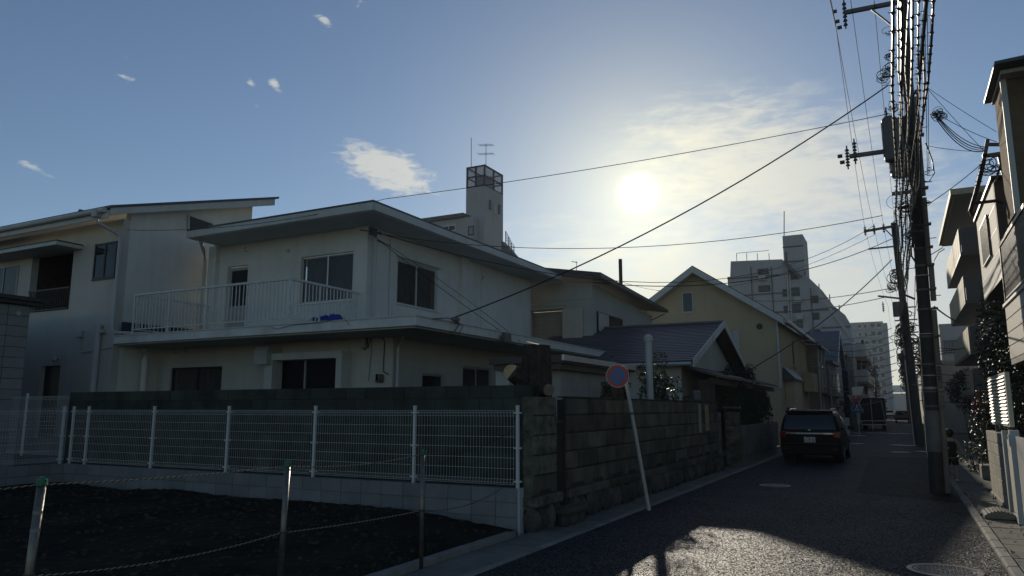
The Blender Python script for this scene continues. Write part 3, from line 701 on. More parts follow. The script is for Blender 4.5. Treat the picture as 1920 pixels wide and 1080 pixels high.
# ------------------------------------------------------------------ white two-storey house
h1 = thing('white_house', (-14.5, 18, 0), 'white two storey house with flat roofs and a railed balcony over the dark block wall', 'house')
X1, Y1 = -12.0, 15.0             # upper storey corner
up = MB()
wall_y(up, Y1, -17.78, X1, 3.60, 6.52, [(-17.15, -16.32, 3.60, 5.78), (-14.31, -12.50, 4.50, 5.80)], .2)
part('wall', up, m_plaster, h1)
us = MB(); wall_x(us, X1, Y1 + .2, 24.6, 3.60, 6.52, [(16.28, 18.28, 4.54, 5.78)], -.2)
us.box(-17.78, 24.4, 3.60, X1 - .2, 24.6, 6.52)
part('wall', us, m_plaster, h1)
part('wall_fin', MB().box(-12.40, 14.94, 3.60, X1 + .003, 14.997, 6.42), m_plaster, h1)       # pier right of the balcony window
part('wall_fin', MB().box(-17.80, 14.85, 3.60, -17.50, 14.997, 6.42), m_plaster, h1)
part('wall_fin', MB().box(X1 - .05, 19.5, 3.60, X1 + .12, 19.98, 6.44), m_plaster, h1)
rf = part('roof', MB().box(-17.52, 13.82, 6.63, -10.96, 25.2, 6.69).box(-17.47, 13.86, 6.46, -11.0, 25.15, 6.629), m_darkroof, h1)
part('fascia', MB().box(-17.52, 13.80, 6.44, -10.96, 13.858, 6.628).box(-10.998, 13.86, 6.44, -10.94, 25.2, 6.628), m_trim, rf)
part('soffit', MB().box(-17.47, 13.86, 6.42, -11.0, 25.15, 6.458), m_soffit, rf)
window(h1, 'y', Y1, -14.31, -12.50, 4.50, 5.80, m_alu, m_glass, 2, curtain=True)
window(h1, 'x', X1, 16.28, 18.28, 4.54, 5.78, m_trim, m_glass, 2, sgn=1, curtain=True)
# balcony door
dr = part('door', MB().box(-17.13, 15.10, 3.62, -16.34, 15.13, 4.62).box(-17.13, 15.10, 4.62, -17.07, 15.13, 5.74).box(-16.40, 15.10, 4.62, -16.34, 15.13, 5.74).box(-17.07, 15.10, 5.66, -16.40, 15.13, 5.74), m_frame, h1)
part('pane', MB().box(-17.07, 15.115, 4.62, -16.40, 15.125, 5.66), m_glassd, dr)
part('handle', MB().box(-16.42, 15.06, 4.50, -16.38, 15.10, 4.56), m_steel, dr)
# lower slab (balcony floor and eaves)
sl_ = part('balcony_slab', MB().box(-18.28, 12.42, 3.38, -8.66, 27.0, 3.57), m_slab, h1)
part('drip_edge', MB().box(-18.3, 12.40, 3.571, -8.64, 27.0, 3.60), m_trim, sl_)
part('soffit', MB().box(-18.25, 12.50, 3.34, -8.74, 26.9, 3.378), m_soffit, sl_)
# lower storey
YL_ = 13.9; XLO = gy(737, 640, YL_).x
A1, B1 = gy(320, 690, YL_), gy(417, 687, YL_)
A2, B2 = gy(510, 674, YL_), gy(632, 670, YL_)
lo = MB(); wall_y(lo, YL_, -18.38, XLO, 0, 3.338, [(A1.x, B1.x, 1.8, A1.z), (A2.x, B2.x, 1.5, A2.z)], .2)
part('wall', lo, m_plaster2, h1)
C1, D1, C2, D2 = gx(792, 700, XLO), gx(833, 703, XLO), gx(868, 686, XLO), gx(922, 690, XLO)
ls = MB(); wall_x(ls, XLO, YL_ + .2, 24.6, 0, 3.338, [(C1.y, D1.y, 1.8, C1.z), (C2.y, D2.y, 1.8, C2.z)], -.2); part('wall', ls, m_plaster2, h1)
window(h1, 'y', YL_, A1.x, B1.x, 1.8, A1.z, m_bronze, m_glass, 2, curtain=True)
window(h1, 'y', YL_, A2.x, B2.x, 1.5, A2.z, m_alu, m_glass, 2, curtain=False)
window(h1, 'x', XLO, C1.y, D1.y, 1.8, C1.z, m_frame, m_glassd, 1, sgn=1)
window(h1, 'x', XLO, C2.y, D2.y, 1.8, C2.z, m_frame, m_glassd, 2, sgn=1)
YSF = 13.55; E1, E2, E3, E4 = gy(497, 672, YSF), gy(641, 657, YSF), gy(511, 675, YSF), gy(630, 670, YSF)
part('window_surround', MB().box(E1.x, YSF, E4.z - .01, E2.x, YL_ - .003, E2.z).box(E1.x, YSF, 1.4, E3.x, YL_ - .003, E4.z - .012).box(E4.x, YSF, 1.4, E2.x, YL_ - .003, E4.z - .012), m_trim, h1)
hq = gy(478, 684, 13.45); hq2 = gy(514, 645, 13.5)
hood = part('vent_hood', MB().prism([(hq.x, 13.4, hq.z), (hq.x, 13.4, hq2.z - .16), (hq.x, 13.46, hq2.z - .06), (hq.x, 13.6, hq2.z), (hq.x, YL_ - .004, hq2.z), (hq.x, YL_ - .004, hq.z)], (hq2.x - hq.x - .12, 0, 0)), m_pipe, h1)
# downpipes
p_ = gy(705, 440, 14.9)
part('downpipe', MB().tube([(-11.86, 15.1, 6.42), (-11.86, 15.1, 3.60)], .04, 10), m_pipe, h1)
part('downpipe', MB().tube([(XLO + .35, 13.8, 3.33), (XLO + .08, 14.0, 3.1), (XLO + .06, 14.0, 0)], .045, 10), m_pipe, h1)
part('downpipe', MB().tube([(-17.3, 14.1, 6.42), (-17.6, 14.5, 6.2), (-17.88, 14.8, 6.0), (-17.88, 14.82, 3.60)], .05, 10), m_pipe, h1)
part('downpipe', MB().tube([(-18.05, 13.2, 3.33), (-18.15, 13.3, 3.0), (-18.15, 13.3, 1.0)], .085, 12), m_plaster, h1)
# hooks and wall clutter
for (x, y, Y) in ((464, 472, 14.99), (332, 662, 13.89), (352, 660, 13.89)):
    q = gy(x, y, Y); part('hook', MB().tube([q, q + Vector((0, -.12, 0)), q + Vector((0, -.12, .08)), q + Vector((0, -.06, .12))], .008, 5), m_bronze, h1)
q = gy(683, 640, 13.89); part('junction_box', MB().bev(q.x - .07, 13.78, q.z - .16, q.x + .07, 13.895, q.z + .16, .02), m_pipe, h1)
q = gy(714, 710, 13.89); mt = part('electric_meter', MB().bev(q.x - .09, 13.78, q.z - .09, q.x + .09, 13.895, q.z + .1, .02), m_cap, h1); part('meter_glass', MB().bev(q.x - .06, 13.75, q.z - .04, q.x + .06, 13.78, q.z + .10, .02), m_glassd, mt)
q = gy(706, 437, 14.9); part('cable_bracket', MB().box(q.x - .02, 14.6, q.z - .1, q.x + .02, 14.9, q.z + .1).bar((q.x - .3, 14.6, q.z + .05), (q.x + .3, 14.7, q.z - .06), .03), m_bronze, h1)

def house_cable(pts, r=.012):
    part('wall_cable', MB().tube([gy(x, y, 13.87) for x, y in pts], r, 5), m_black, h1)
house_cable([(215, 652), (420, 640), (600, 626), (680, 622), (688, 628), (690, 650), (684, 656), (679, 652)], .016)
house_cable([(700, 624), (714, 628), (721, 640), (719, 680), (718, 696), (728, 702)], .012)
house_cable([(697, 600 + 24), (696, 660), (692, 705), (691, 714)], .006)
house_cable([(676, 622), (692, 626), (694, 640), (690, 652)], .01)
part('wall_cable', MB().tube([gx(812, 598, -8.6), gx(840, 596, -8.6), gx(862, 606, -8.6), gx(852, 622, -8.6), gx(838, 628, -8.6)], .012, 5).tube([gx(845, 598, -8.6), gx(868, 612, -8.6), gx(860, 628, -8.6)], .01, 5), m_black, h1)
q = gx(850, 598, -8.6); part('cable_grip', MB().bev(q.x, q.y - .1, q.z - .05, q.x + .1, q.y + .12, q.z + .03, .01), m_gear, h1)
q = gx(945, 625, -8.6); part('bracket_cluster', MB().bev(q.x, q.y - .1, q.z - .22, q.x + .08, q.y + .25, q.z + .02, .01).bar(q + Vector((0, -.2, -.1)), q + Vector((.1, .5, -.25)), .04), m_gear, h1)
part('slab_cable', MB().tube([gy(508, 614, 12.38), gy(520, 617, 12.38), gy(545, 610, 12.38), gy(600, 604, 12.38), gy(645, 596, 12.38), gy(655, 610, 12.38)], .006, 5), m_black, h1)

def crack(pts, axis, c):
    mb = MB(); w = .0035
    for a, b in zip(pts, pts[1:]):
        if axis == 'y': mb.add([(a[0] - w, c, a[1]), (a[0] + w, c, a[1]), (b[0] + w, c, b[1]), (b[0] - w, c, b[1])], [(0, 1, 2, 3)])
        else: mb.add([(c, a[0] - w, a[1]), (c, a[0] + w, a[1]), (c, b[0] + w, b[1]), (c, b[0] - w, b[1])], [(0, 1, 2, 3)])
    part('render_crack', mb, m_cap, h1)
rc = random.Random(12)
for (a0, z0, z1, axis, c) in ((-14.6, 4.5, 3.7, 'y', Y1 - .003), (-12.9, 4.4, 3.7, 'y', Y1 - .003), (16.1, 4.5, 3.62, 'x', X1 + .003), (18.5, 4.5, 3.7, 'x', X1 + .003), (20.9, 6.3, 3.7, 'x', X1 + .003), (23.0, 5.2, 3.7, 'x', X1 + .003), (-15.9, 2.9, 2.0, 'y', YL_ - .003), (-11.6, 3.2, 2.1, 'y', YL_ - .003)):
    P = [(a0, z0)]
    for k in range(9): P.append((P[-1][0] + rc.uniform(-.05, .05), z0 + (z1 - z0) * (k + 1) / 9))
    crack(P, axis, c)
m_stain = mat('grey_water_stain', (.33, .34, .33), .9, .35, 6, 0, 60, .1)
for (x, y, Y) in ((540, 470, 14.99), (905, 520, 0)):
    if Y: q = gy(x, y, Y); part('wall_vent', MB().tube([(q.x, 14.995, q.z), (q.x, 14.93, q.z)], .05, 12), m_trim, h1)
    else: q = gx(x, y, X1 + .002); part('wall_vent', MB().tube([(X1, q.y, q.z), (X1 + .06, q.y, q.z)], .06, 12), m_trim, h1)
part('window_hood', MB().box(X1 + .003, 16.2, 5.82, X1 + .10, 18.36, 5.85), m_trim, h1)
part('conduit', MB().tube([(X1 + .02, 15.9, 6.3), (X1 + .02, 15.9, 3.62)], .012, 6), m_pipe, h1)
part('conduit', MB().tube([(X1 + .02, 15.9, 6.05), (X1 + .02, 15.2, 6.1)], .012, 6), m_black, h1)

# balustrade
bl = thing('balcony_railing', (-14.5, 12.6, 3.6), 'white bar railing round the balcony of the white house', 'railing')
YF, XR, XL, ZT, ZB = 12.5, -12.22, -17.66, 4.65, 3.74
zt0 = ZT
part('top_rail', MB().box(XL, YF - .03, ZT - .03, XR, YF + .03, ZT + .02), m_rail, bl)
part('bottom_rail', MB().box(XL, YF - .012, ZB - .02, XR, YF + .012, ZB + .01), m_rail, bl)
part('top_rail', MB().box(XR - .03, YF + .031, ZT - .03, XR + .03, 14.99, ZT + .02), m_rail, bl)
part('bottom_rail', MB().box(XR - .012, YF + .013, ZB - .02, XR + .012, 14.99, ZB + .01), m_rail, bl)
part('top_rail', MB().box(XL - .03, YF + .031, ZT - .03, XL + .03, 14.99, ZT + .02), m_rail, bl)
part('bottom_rail', MB().box(XL - .012, YF + .013, ZB - .02, XL + .012, 14.99, ZB + .01), m_rail, bl)
bb = mesh('baluster', MB().box(-.009, -.009, 0, .009, .009, ZT - ZB - .045), m_rail)
bp = mesh('post', MB().box(-.018, -.018, 0, .018, .018, ZT - 3.635), m_rail)
n = 44
for i in range(n + 1):
    x = XL + (XR - XL) * i / n
    if i % 11 == 0: piece('post', bp, bl, (x, YF, 3.601))
    else: piece('baluster', bb, bl, (x, YF, ZB + .012), (0, random.uniform(-.01, .01), 0))
for X in (XL, XR):
    y = YF + .124; k = 1
    while y < 14.9:
        if k % 8 == 0: piece('post', bp, bl, (X, y, 3.601))
        else: piece('baluster', bb, bl, (X, y, ZB + .012))
        y += .124; k += 1
bag = MB(); rr = random.Random(3)
for k in range(7): bag.ball((gy(592, 590, 13.7).x + .115 * k, 13.7 + rr.uniform(-.06, .06), 3.72 + rr.uniform(0, .05)), .14, 8, 6, (1.1, .9, .9 + rr.uniform(0, .6)))
solo('blue_bag', bag, m_blueb, 'crumpled blue sheet lying on the balcony floor behind the railing', 'sheet', smooth=True)
# thing against the left side of the balcony: dark low partition on house wall
part('wall_base', MB().box(-18.27, 12.6, 3.605, -18.22, 14.9, 3.98), mat('navy_sheet', (.03, .04, .06), .7, .2, 5), h1)

# ------------------------------------------------------------------ left house with the mono-pitch roof
h0 = thing('left_house', (-22, 15, 0), 'cream two storey house with a single rising roof at the left of the picture', 'house')
XS, YF0 = -18.4, 12.5
fw = MB(); wall_y(fw, YF0, -32, XS, 0, 6.80, [(-22.48, -20.50, 4.45, 6.12), (-19.52, -18.58, 5.2, 6.2), (-21.5, -20.6, .9, 2.88)], .2); part('wall', fw, m_plaster2, h0)
def rz(y): return 6.82 + (y - 11.95) * .298
part('wall', MB().prism([(XS, YF0 + .2, 0), (XS, 16.95, 0), (XS, 16.95, rz(16.95) - .025), (XS, YF0 + .2, rz(YF0 + .2) - .025)], (-.2, 0, 0)), m_plaster, h0)
rf0 = part('roof', MB().prism([(-18.05, 11.85, rz(11.85) + .12), (-18.05, 17.75, rz(17.75) + .12), (-18.05, 17.75, rz(17.75) + .19), (-18.05, 11.85, rz(11.85) + .19)], (-14, 0, 0)), m_darkroof, h0)
part('verge_board', MB().prism([(-18.08, 11.9, rz(11.9) - .06), (-18.08, 17.6, rz(17.6) - .1), (-18.08, 17.6, rz(17.6) + .118), (-18.08, 11.9, rz(11.9) + .118)], (-.05, 0, 0)), m_trim, rf0)
part('soffit', MB().prism([(-18.135, 11.9, rz(11.9) - .02), (-18.135, 17.6, rz(17.6) - .02), (-18.135, 17.6, rz(17.6) + .0), (-18.135, 11.9, rz(11.9) + .0)], (-13.8, 0, 0)), m_soffit, rf0)
part('gutter', MB().tube([(-32, 11.80, 6.86), (-18.2, 11.80, 6.86)], .07, 10), m_trim, rf0)
part('fascia', MB().box(-32, 11.86, 6.66, -18.14, 11.90, 6.86), m_trim, rf0)
part('hopper', MB().bev(-18.62, 11.7, 6.68, -18.42, 11.9, 6.9, .02), m_pipe, h0)
part('downpipe', MB().tube([(-18.52, 11.8, 6.68), (-18.5, 11.85, 6.55), (-18.34, 12.35, 6.32), (-18.32, 12.38, 6.2), (-18.32, 12.38, 3.75), (-18.25, 12.43, 3.68), (-17.4, 12.8, 3.64)], .042, 10), m_pipe, h0)
bx = MB().box(-18.37, 12.40, 5.2, -18.27, 12.44, 5.23).box(-18.37, 12.40, 4.6, -18.27, 12.44, 4.63); part('pipe_clip', bx, m_pipe, h0)
w = window(h0, 'y', YF0, -19.52, -18.58, 5.2, 6.2, m_bronze, m_glassd, 2, rec=-.03)
# recessed balcony opening
part('recess_lining', MB().box(-22.52, 13.66, 4.3, -20.46, 13.72, 6.6).box(-22.52, 12.70, 6.12, -20.46, 13.66, 6.2).box(-22.52, 12.70, 4.3, -20.46, 13.66, 4.4).box(-22.52, 12.70, 4.4, -22.48, 13.66, 6.12).box(-20.50, 12.70, 4.4, -20.46, 13.66, 6.12), m_brownwood, h0)
w = window(h0, 'y', 13.6, -22.0, -20.7, 4.5, 5.95, m_frame, m_glassd, 2, rec=-.05, sill=False, dark=False)
part('curtain', MB().box(-21.75, 13.44, 4.6, -21.5, 13.45, 5.9), m_curtain, h0)
rl = part('balcony_bars', MB().box(-22.46, 12.46, 5.05, -20.52, 12.50, 5.09).box(-22.46, 12.46, 4.47, -20.52, 12.50, 4.50), m_bronze, h0)
bbm = mesh('bar', MB().box(-.008, -.008, 0, .008, .008, .55), m_bronze)
for i in range(18): piece('bar', bbm, rl, (-22.4 + i * .108, 12.48, 4.5))
part('awning', MB().box(-24.2, 11.75, 6.12, -20.1, 12.497, 6.22), m_trim, h0)
part('awning_top', MB().box(-24.22, 11.73, 6.222, -20.08, 12.497, 6.25), m_darkroof, h0)
window(h0, 'y', YF0, -24.6, -23.1, 4.5, 5.95, m_frame, m_glassd, 2, rec=-.03)
part('door', MB().box(-21.5, 12.62, .3, -20.6, 12.66, 2.88), m_bronze, h0)
q = gy(108, 674, 12.49); lamp = part('wall_lamp', MB().ball((q.x, 12.40, q.z), .07, 10, 8), m_pipe, h0, smooth=True)
part('lamp_arm', MB().tube([(q.x, 12.5, q.z), (q.x, 12.42, q.z)], .02, 6), m_bronze, lamp)
q = gy(185, 612, 12.4); part('flue_pipe', MB().tube([(q.x, 12.40, q.z), (q.x - .02, 12.40, .4)], .085, 12).tube([(q.x, 12.40, q.z - .02), (q.x, 12.40, q.z + .05)], .1, 12).box(q.x + .05, 12.38, q.z - .18, q.x + .2, 12.5, q.z - .08), m_pipe, h0)
q = gy(150, 626, 12.45); part('meter_box', MB().bev(q.x - .09, 12.38, q.z - .1, q.x + .09, 12.495, q.z + .1, .02), m_pipe, h0)
part('conduit', MB().tube([(q.x + .02, 12.46, q.z - .1), (q.x + .02, 12.46, q.z - .45), (q.x + .1, 12.46, q.z - .52), (XS + .01, 12.46, q.z - .42)], .014, 6), m_pipe, h0)
# triangular louvre on the side wall
a, b, c = gx(352, 404, XS), gx(400, 421, XS), gx(352, 434, XS)
tri = part('triangular_louvre', MB().prism([a + Vector((.004, 0, 0)), b + Vector((.004, 0, 0)), c + Vector((.004, 0, 0))], (.03, 0, 0)), m_bronze, h0)
part('louvre_trim', MB().bar(a + Vector((.04, 0, .01)), b + Vector((.04, 0, .01)), .03).bar(a + Vector((.04, 0, 0)), c + Vector((.04, 0, 0)), .04), m_trim, tri)
vent = part('roof_vent', MB().prism([(-20.1, 12.2, 7.08), (-19.8, 12.2, 7.08), (-19.95, 12.2, 7.2)], (0, .3, 0)), m_darkroof, rf0)

# grey tiled building at the far left
h9 = thing('tiled_building', (-20, 7, 0), 'grey tiled building wall at the left edge of the picture behind the mesh fence', 'building')
XT = -18.2
part('wall', MB().box(-26, 3.0, 0, XT - .03, 10.2, 4.10), m_mortardark, h9)
tlx = mesh('wall_tile', MB().bev(-.014, -.236, -.118, .014, .236, .118, .008), m_tile)
for r in range(17):
    for c_ in range(7): piece('wall_tile', tlx, h9, (XT - .014 + random.uniform(-.002, .002), 9.95 - c_ * .484, 3.97 - r * .244))
tly = mesh('wall_tile', MB().bev(-.236, -.014, -.118, .236, .014, .118, .008), m_tile)
part('eaves', MB().box(-26, 2.9, 4.11, XT + .13, 10.42, 4.20).box(-26, 2.9, 4.201, XT + .22, 10.52, 4.29), m_bronze, h9)
q = gx(34, 588, XT + .02); part('vent_cap', MB().tube([(XT, q.y, q.z), (XT + .05, q.y, q.z)], .055, 14), m_pipe, h9)

# ------------------------------------------------------------------ garden shed, pipe, shrub behind the stone wall
sh = thing('garden_shed', (-6.2, 15, 0), 'grey garden shed with a flat overhanging roof behind the stone wall', 'shed')
RX0 = gy(917, 668, 12.85).x
part('wall', MB().box(RX0 + .12, 13.3, 0, -5.85, 17.0, 2.44), mat('grey_shed_metal', (.30, .31, .30), .55, .25, 1.6, .1, 40, .35, streak=.5), sh)
rfs = part('roof', MB().box(RX0, 12.85, 2.56, -5.62, 17.2, 2.70), m_bronze, sh)
part('gutter', MB().box(-5.619, 12.85, 2.60, -5.57, 17.2, 2.71), m_alu, rfs)
part('fascia', MB().box(RX0 + .05, 12.95, 2.441, -5.70, 17.1, 2.558), m_cap, rfs)
dq0, dq1 = gy(930, 692, 13.28), gy(955, 692, 13.28)
part('pale_panel', MB().box(dq0.x, 13.27, .3, dq1.x, 13.297, dq0.z), m_pipe, sh)
part('door_leaf', MB().box(-5.848, 15.6, .2, -5.82, 16.95, 2.2), mat('brown_door', (.10, .065, .04), .6, .25, 4), sh)
vp = thing('vent_pipe', (-4.87, 13.25, 0), 'tall grey vent pipe standing behind the stone wall to the right of the leaning sign', 'pipe')
q = gy(1216, 640, 16.6)
vp.location = (q.x, 16.6, 0)
part('pipe', MB().tube([(q.x, 16.6, .5), (q.x, 16.6, q.z)], .078, 16), m_pipe, vp, smooth=False)
part('cap', MB().tube([(q.x, 16.6, q.z + .0), (q.x, 16.6, q.z + .10)], .105, 16).tube([(q.x, 16.6, q.z + .1), (q.x, 16.6, q.z + .17)], .105, 16, .03), m_pipe, vp)
hedge('leafy glossy garden shrub behind the stone wall beside the grey vent pipe', (-5.16, 17.5, 2.25), (.48, .6, .62), 1700, .085, m_leaf, name='shrub', clumps=18)
hedge('small shrub with fine leaves behind the stone wall, in front of the cream wall', (-5.15, 18.6, 2.02), (.42, .5, .33), 600, .07, m_leafd, name='shrub', clumps=10)
hedge('sparse dark shrub behind the stone wall, left of the grey vent pipe', (-5.2, 14.6, 2.0), (.3, .4, .35), 380, .07, m_leafd, name='shrub', clumps=8)

# ------------------------------------------------------------------ low house with the slate roof
hp = thing('slate_roof_house', (-7.5, 26, 0), 'low cream house with a purple slate gable roof facing the street', 'house')
XG = -5.9
part('wall', MB().prism([(XG, 22.6, 0), (XG, 31.2, 0), (XG, 31.2, 2.95), (XG, 26.8, 4.50), (XG, 22.6, 3.05)], (-.2, 0, 0)).box(-11.2, 22.6, 0, XG - .2, 22.8, 3.0), m_plaster3, hp)
rp = part('roof', MB().prism([(-5.42, 22.15, 3.0), (-5.42, 26.8, 4.62), (-5.42, 32.0, 2.80), (-5.42, 32.0, 2.9), (-5.42, 26.8, 4.72), (-5.42, 22.15, 3.10)], (-6.4, 0, 0)), m_cap, hp)
rows = 24; tm = []
sl3 = math.hypot(4.65, 1.62); ang_ = math.atan2(1.62, 4.65)
trow = MB().prism([(0, 0, 0), (0, sl3 / rows, -.028), (0, sl3 / rows, -.0), (0, 0, .026)], (6.30, 0, 0))
trm = mesh('tile_row', trow, m_purple)
for i in range(rows):
    y = 22.15 + 4.65 * i / rows; z = 3.112 + 1.62 * i / rows
    piece('tile_row', trm, rp, (-11.75, y, z + .004), (ang_, 0, 0))
part('ridge_cap', MB().box(-11.8, 26.68, 4.73, -5.40, 26.92, 4.80), m_purple, rp)
bd = MB().prism([(-5.41, 22.1, 2.92), (-5.41, 26.8, 4.56), (-5.41, 26.8, 4.80), (-5.41, 22.1, 3.16)], (.04, 0, 0)).prism([(-5.41, 26.8, 4.56), (-5.41, 32.05, 2.72), (-5.41, 32.05, 2.9), (-5.41, 26.8, 4.80)], (.04, 0, 0))
part('bargeboard', bd, m_trim, rp)
part('eaves_gutter', MB().tube([(-11.7, 22.06, 3.02), (-5.45, 22.06, 3.02)], .055, 8), m_alu, rp)
# porch roof skirting the street side
pr_ = part('porch_roof', MB().prism([(XG + .002, 22.4, 3.05), (XG + .002, 22.4, 2.98), (-4.75, 22.2, 2.62), (-4.75, 22.2, 2.70)], (0, 12.3, 0)), m_cap, hp)
part('porch_beam', MB().box(-5.0, 22.3, 2.42, -4.85, 34.0, 2.60), m_brownwood, pr_)
part('porch_post', MB().box(-5.35, 22.45, 0, -4.95, 22.85, 2.55), m_brownwood, hp)
part('porch_post', MB().box(-5.02, 25.2, 0, -4.86, 25.36, 2.42), m_brownwood, hp)
part('entrance_door', MB().box(XG + .003, 26.0, .2, XG + .05, 28.4, 2.3), m_brownwood, hp)
window(hp, 'y', 22.6, -10.6, -9.0, 1.3, 2.5, m_bronze, m_glassd, 2, rec=-.03)
window(hp, 'y', 22.6, -8.6, -7.6, 1.0, 2.5, m_bronze, m_glassd, 1, rec=-.03)
an = part('roof_snow_stop', MB().box(-8.2, 22.7, 3.31, -8.15, 22.78, 3.40).box(-6.6, 22.7, 3.31, -6.55, 22.78, 3.40), m_cap, rp)

# ------------------------------------------------------------------ beige house behind the white one
h2 = thing('beige_house', (-12, 29, 0), 'beige two storey house with steel shutters and dark roof edge behind the white house', 'house')
XB, YB = -10.0, 25.8
fwb = MB(); wall_y(fwb, YB, -15, XB, 0, 6.2, [(-12.55, -11.18, 4.15, 5.42)], .2); part('wall', fwb, m_plaster3, h2)
zf = lambda y: 6.62 - (y - 24.6) * .03
part('wall', MB().prism([(XB, YB + .2, 0), (XB, 33.4, 0), (XB, 33.4, 5.95), (XB, YB + .2, 6.35)], (-.2, 0, 0)).prism([(-15, YB + .003, 6.2), (XB, YB + .003, 6.2), (XB, YB + .003, 6.34), (-15, YB + .003, 6.9)], (0, .19, 0)), m_plaster3, h2)
part('roof', MB().prism([(-9.35, 25.0, 6.42), (-9.35, 33.9, 6.12), (-9.35, 33.9, 6.26), (-9.35, 25.0, 6.60)], (-6, 0, 1.0)), m_cap, h2)
part('eaves_bracket', MB().bar((XB + .02, 33.3, 5.75), (-9.45, 33.6, 6.05), .05), m_cap, h2)
shm = MB(); z = 4.18
while z < 5.34: shm.prism([(-12.52, 25.88, z), (-12.52, 25.86, z + .06), (-12.52, 25.88, z + .12), (-12.52, 25.9, z + .12), (-12.52, 25.9, z)], (1.31, 0, 0)); z += .122
part('shutter', shm, m_shutter, h2)
part('shutter_hood', MB().prism([(-12.6, 25.5, 5.44), (-12.6, 25.797, 5.44), (-12.6, 25.797, 5.60), (-12.6, 25.55, 5.54)], (1.5, 0, 0)), m_shutterbox, h2)
part('shutter_case', MB().bev(-11.15, 25.55, 3.95, -10.35, 25.797, 5.43, .03), m_shutterbox, h2)
s2 = window(h2, 'x', XB, 26.2, 29.1, 4.55, 5.35, m_bronze, m_glassd, 1, rec=-.04, sgn=1)
part('shutter_panel', MB().box(XB + .06, 26.25, 4.6, XB + .10, 27.3, 5.3), m_shutterbox, s2)
for z in (5.78, 3.4): part('trim_band', MB().box(-14.9, YB - .03, z, XB + .03, YB - .002, z + .07), m_plaster3, h2)

# ------------------------------------------------------------------ yellow house
hy = thing('yellow_house', (-8, 38, 0), 'ochre yellow gabled house with white bargeboards right of the slate roof', 'house')
YY = 38.08; xr = -5.17; xl = -12.82; xm = -9.02; za = 8.96
part('wall', MB().prism([(xl, YY, 0), (xr, YY, 0), (xr, YY, 6.09), (xm, YY, 8.64), (xl, YY, 6.09)], (0, .2, 0)), m_yellow, hy)
sy_ = MB(); wall_x(sy_, xr, YY + .2, 51.0, 0, 6.09, [(44.0, 44.9, 4.16, 5.5)], -.2); part('wall', sy_, m_yellow, hy)
k_ = .675
rfy = part('roof', MB().prism([(-4.73, 37.5, za - k_ * 4.29 - .03), (xm, 37.5, za - .03), (-13.33, 37.5, za - k_ * 4.31 - .03), (-13.33, 37.5, za - k_ * 4.31 + .02), (xm, 37.5, za + .02), (-4.73, 37.5, za - k_ * 4.29 + .02)], (0, 13.9, 0)), m_darkroof, hy)
part('bargeboard', MB().prism([(-4.75, 37.44, za - k_ * 4.27 - .36), (xm, 37.44, za - .36), (-13.31, 37.44, za - k_ * 4.29 - .36), (-13.31, 37.44, za - k_ * 4.29 - .03), (xm, 37.44, za - .03), (-4.75, 37.44, za - k_ * 4.27 - .03)], (0, .62, 0)), m_trim, rfy)
part('gutter', MB().box(-4.77, 38.1, 5.86, -4.60, 51.1, 6.04), m_trim, rfy)
window(hy, 'y', YY, -9.75, -9.18, 6.63, 7.69, m_trim, m_glassd, 1, rec=-.04)
window(hy, 'x', xr, 44.0, 44.9, 4.16, 5.5, m_bronze, m_glassd, 1, sgn=1)
part('window_ledge', MB().box(xr + .002, 43.8, 3.96, xr + .13, 45.1, 4.12), m_yellow, hy)
q = gy(1424, 612, YY); part('vent_cap', MB().ball((q.x, YY - .02, q.z), .15, 12, 8, (1, .5, 1)), m_cap, hy)
q = gy(1380, 632, YY); window(hy, 'y', YY, q.x - .12, q.x + .14, q.z - .55, q.z + .3, m_trim, m_pipe, 1, rec=-.04)
part('downpipe', MB().tube([(-5.10, 38.0, 5.95), (-5.10, 38.0, 2.7), (-5.5, 38.0, 2.6)], .05, 8), m_trim, hy)
part('porch', MB().box(-5.15, 39.9, 0, -4.70, 43.1, 3.1), m_yellow, hy)
part('porch_roof', MB().prism([(-5.13, 39.5, 3.77), (-4.6, 39.5, 3.21), (-4.6, 39.5, 3.11), (-5.13, 39.5, 3.11)], (0, 3.9, 0)), m_darkroof, hy)
part('lattice_blocks', MB().box(-5.1, 39.87, 1.25, -4.82, 39.898, 1.75), m_cap, hy)
part('balcony', MB().bev(-5.13, 48.1, 2.7, -4.57, 50.7, 3.83, .02), mat('beige_panel', (.42, .37, .22), .7, .15, 4), hy)

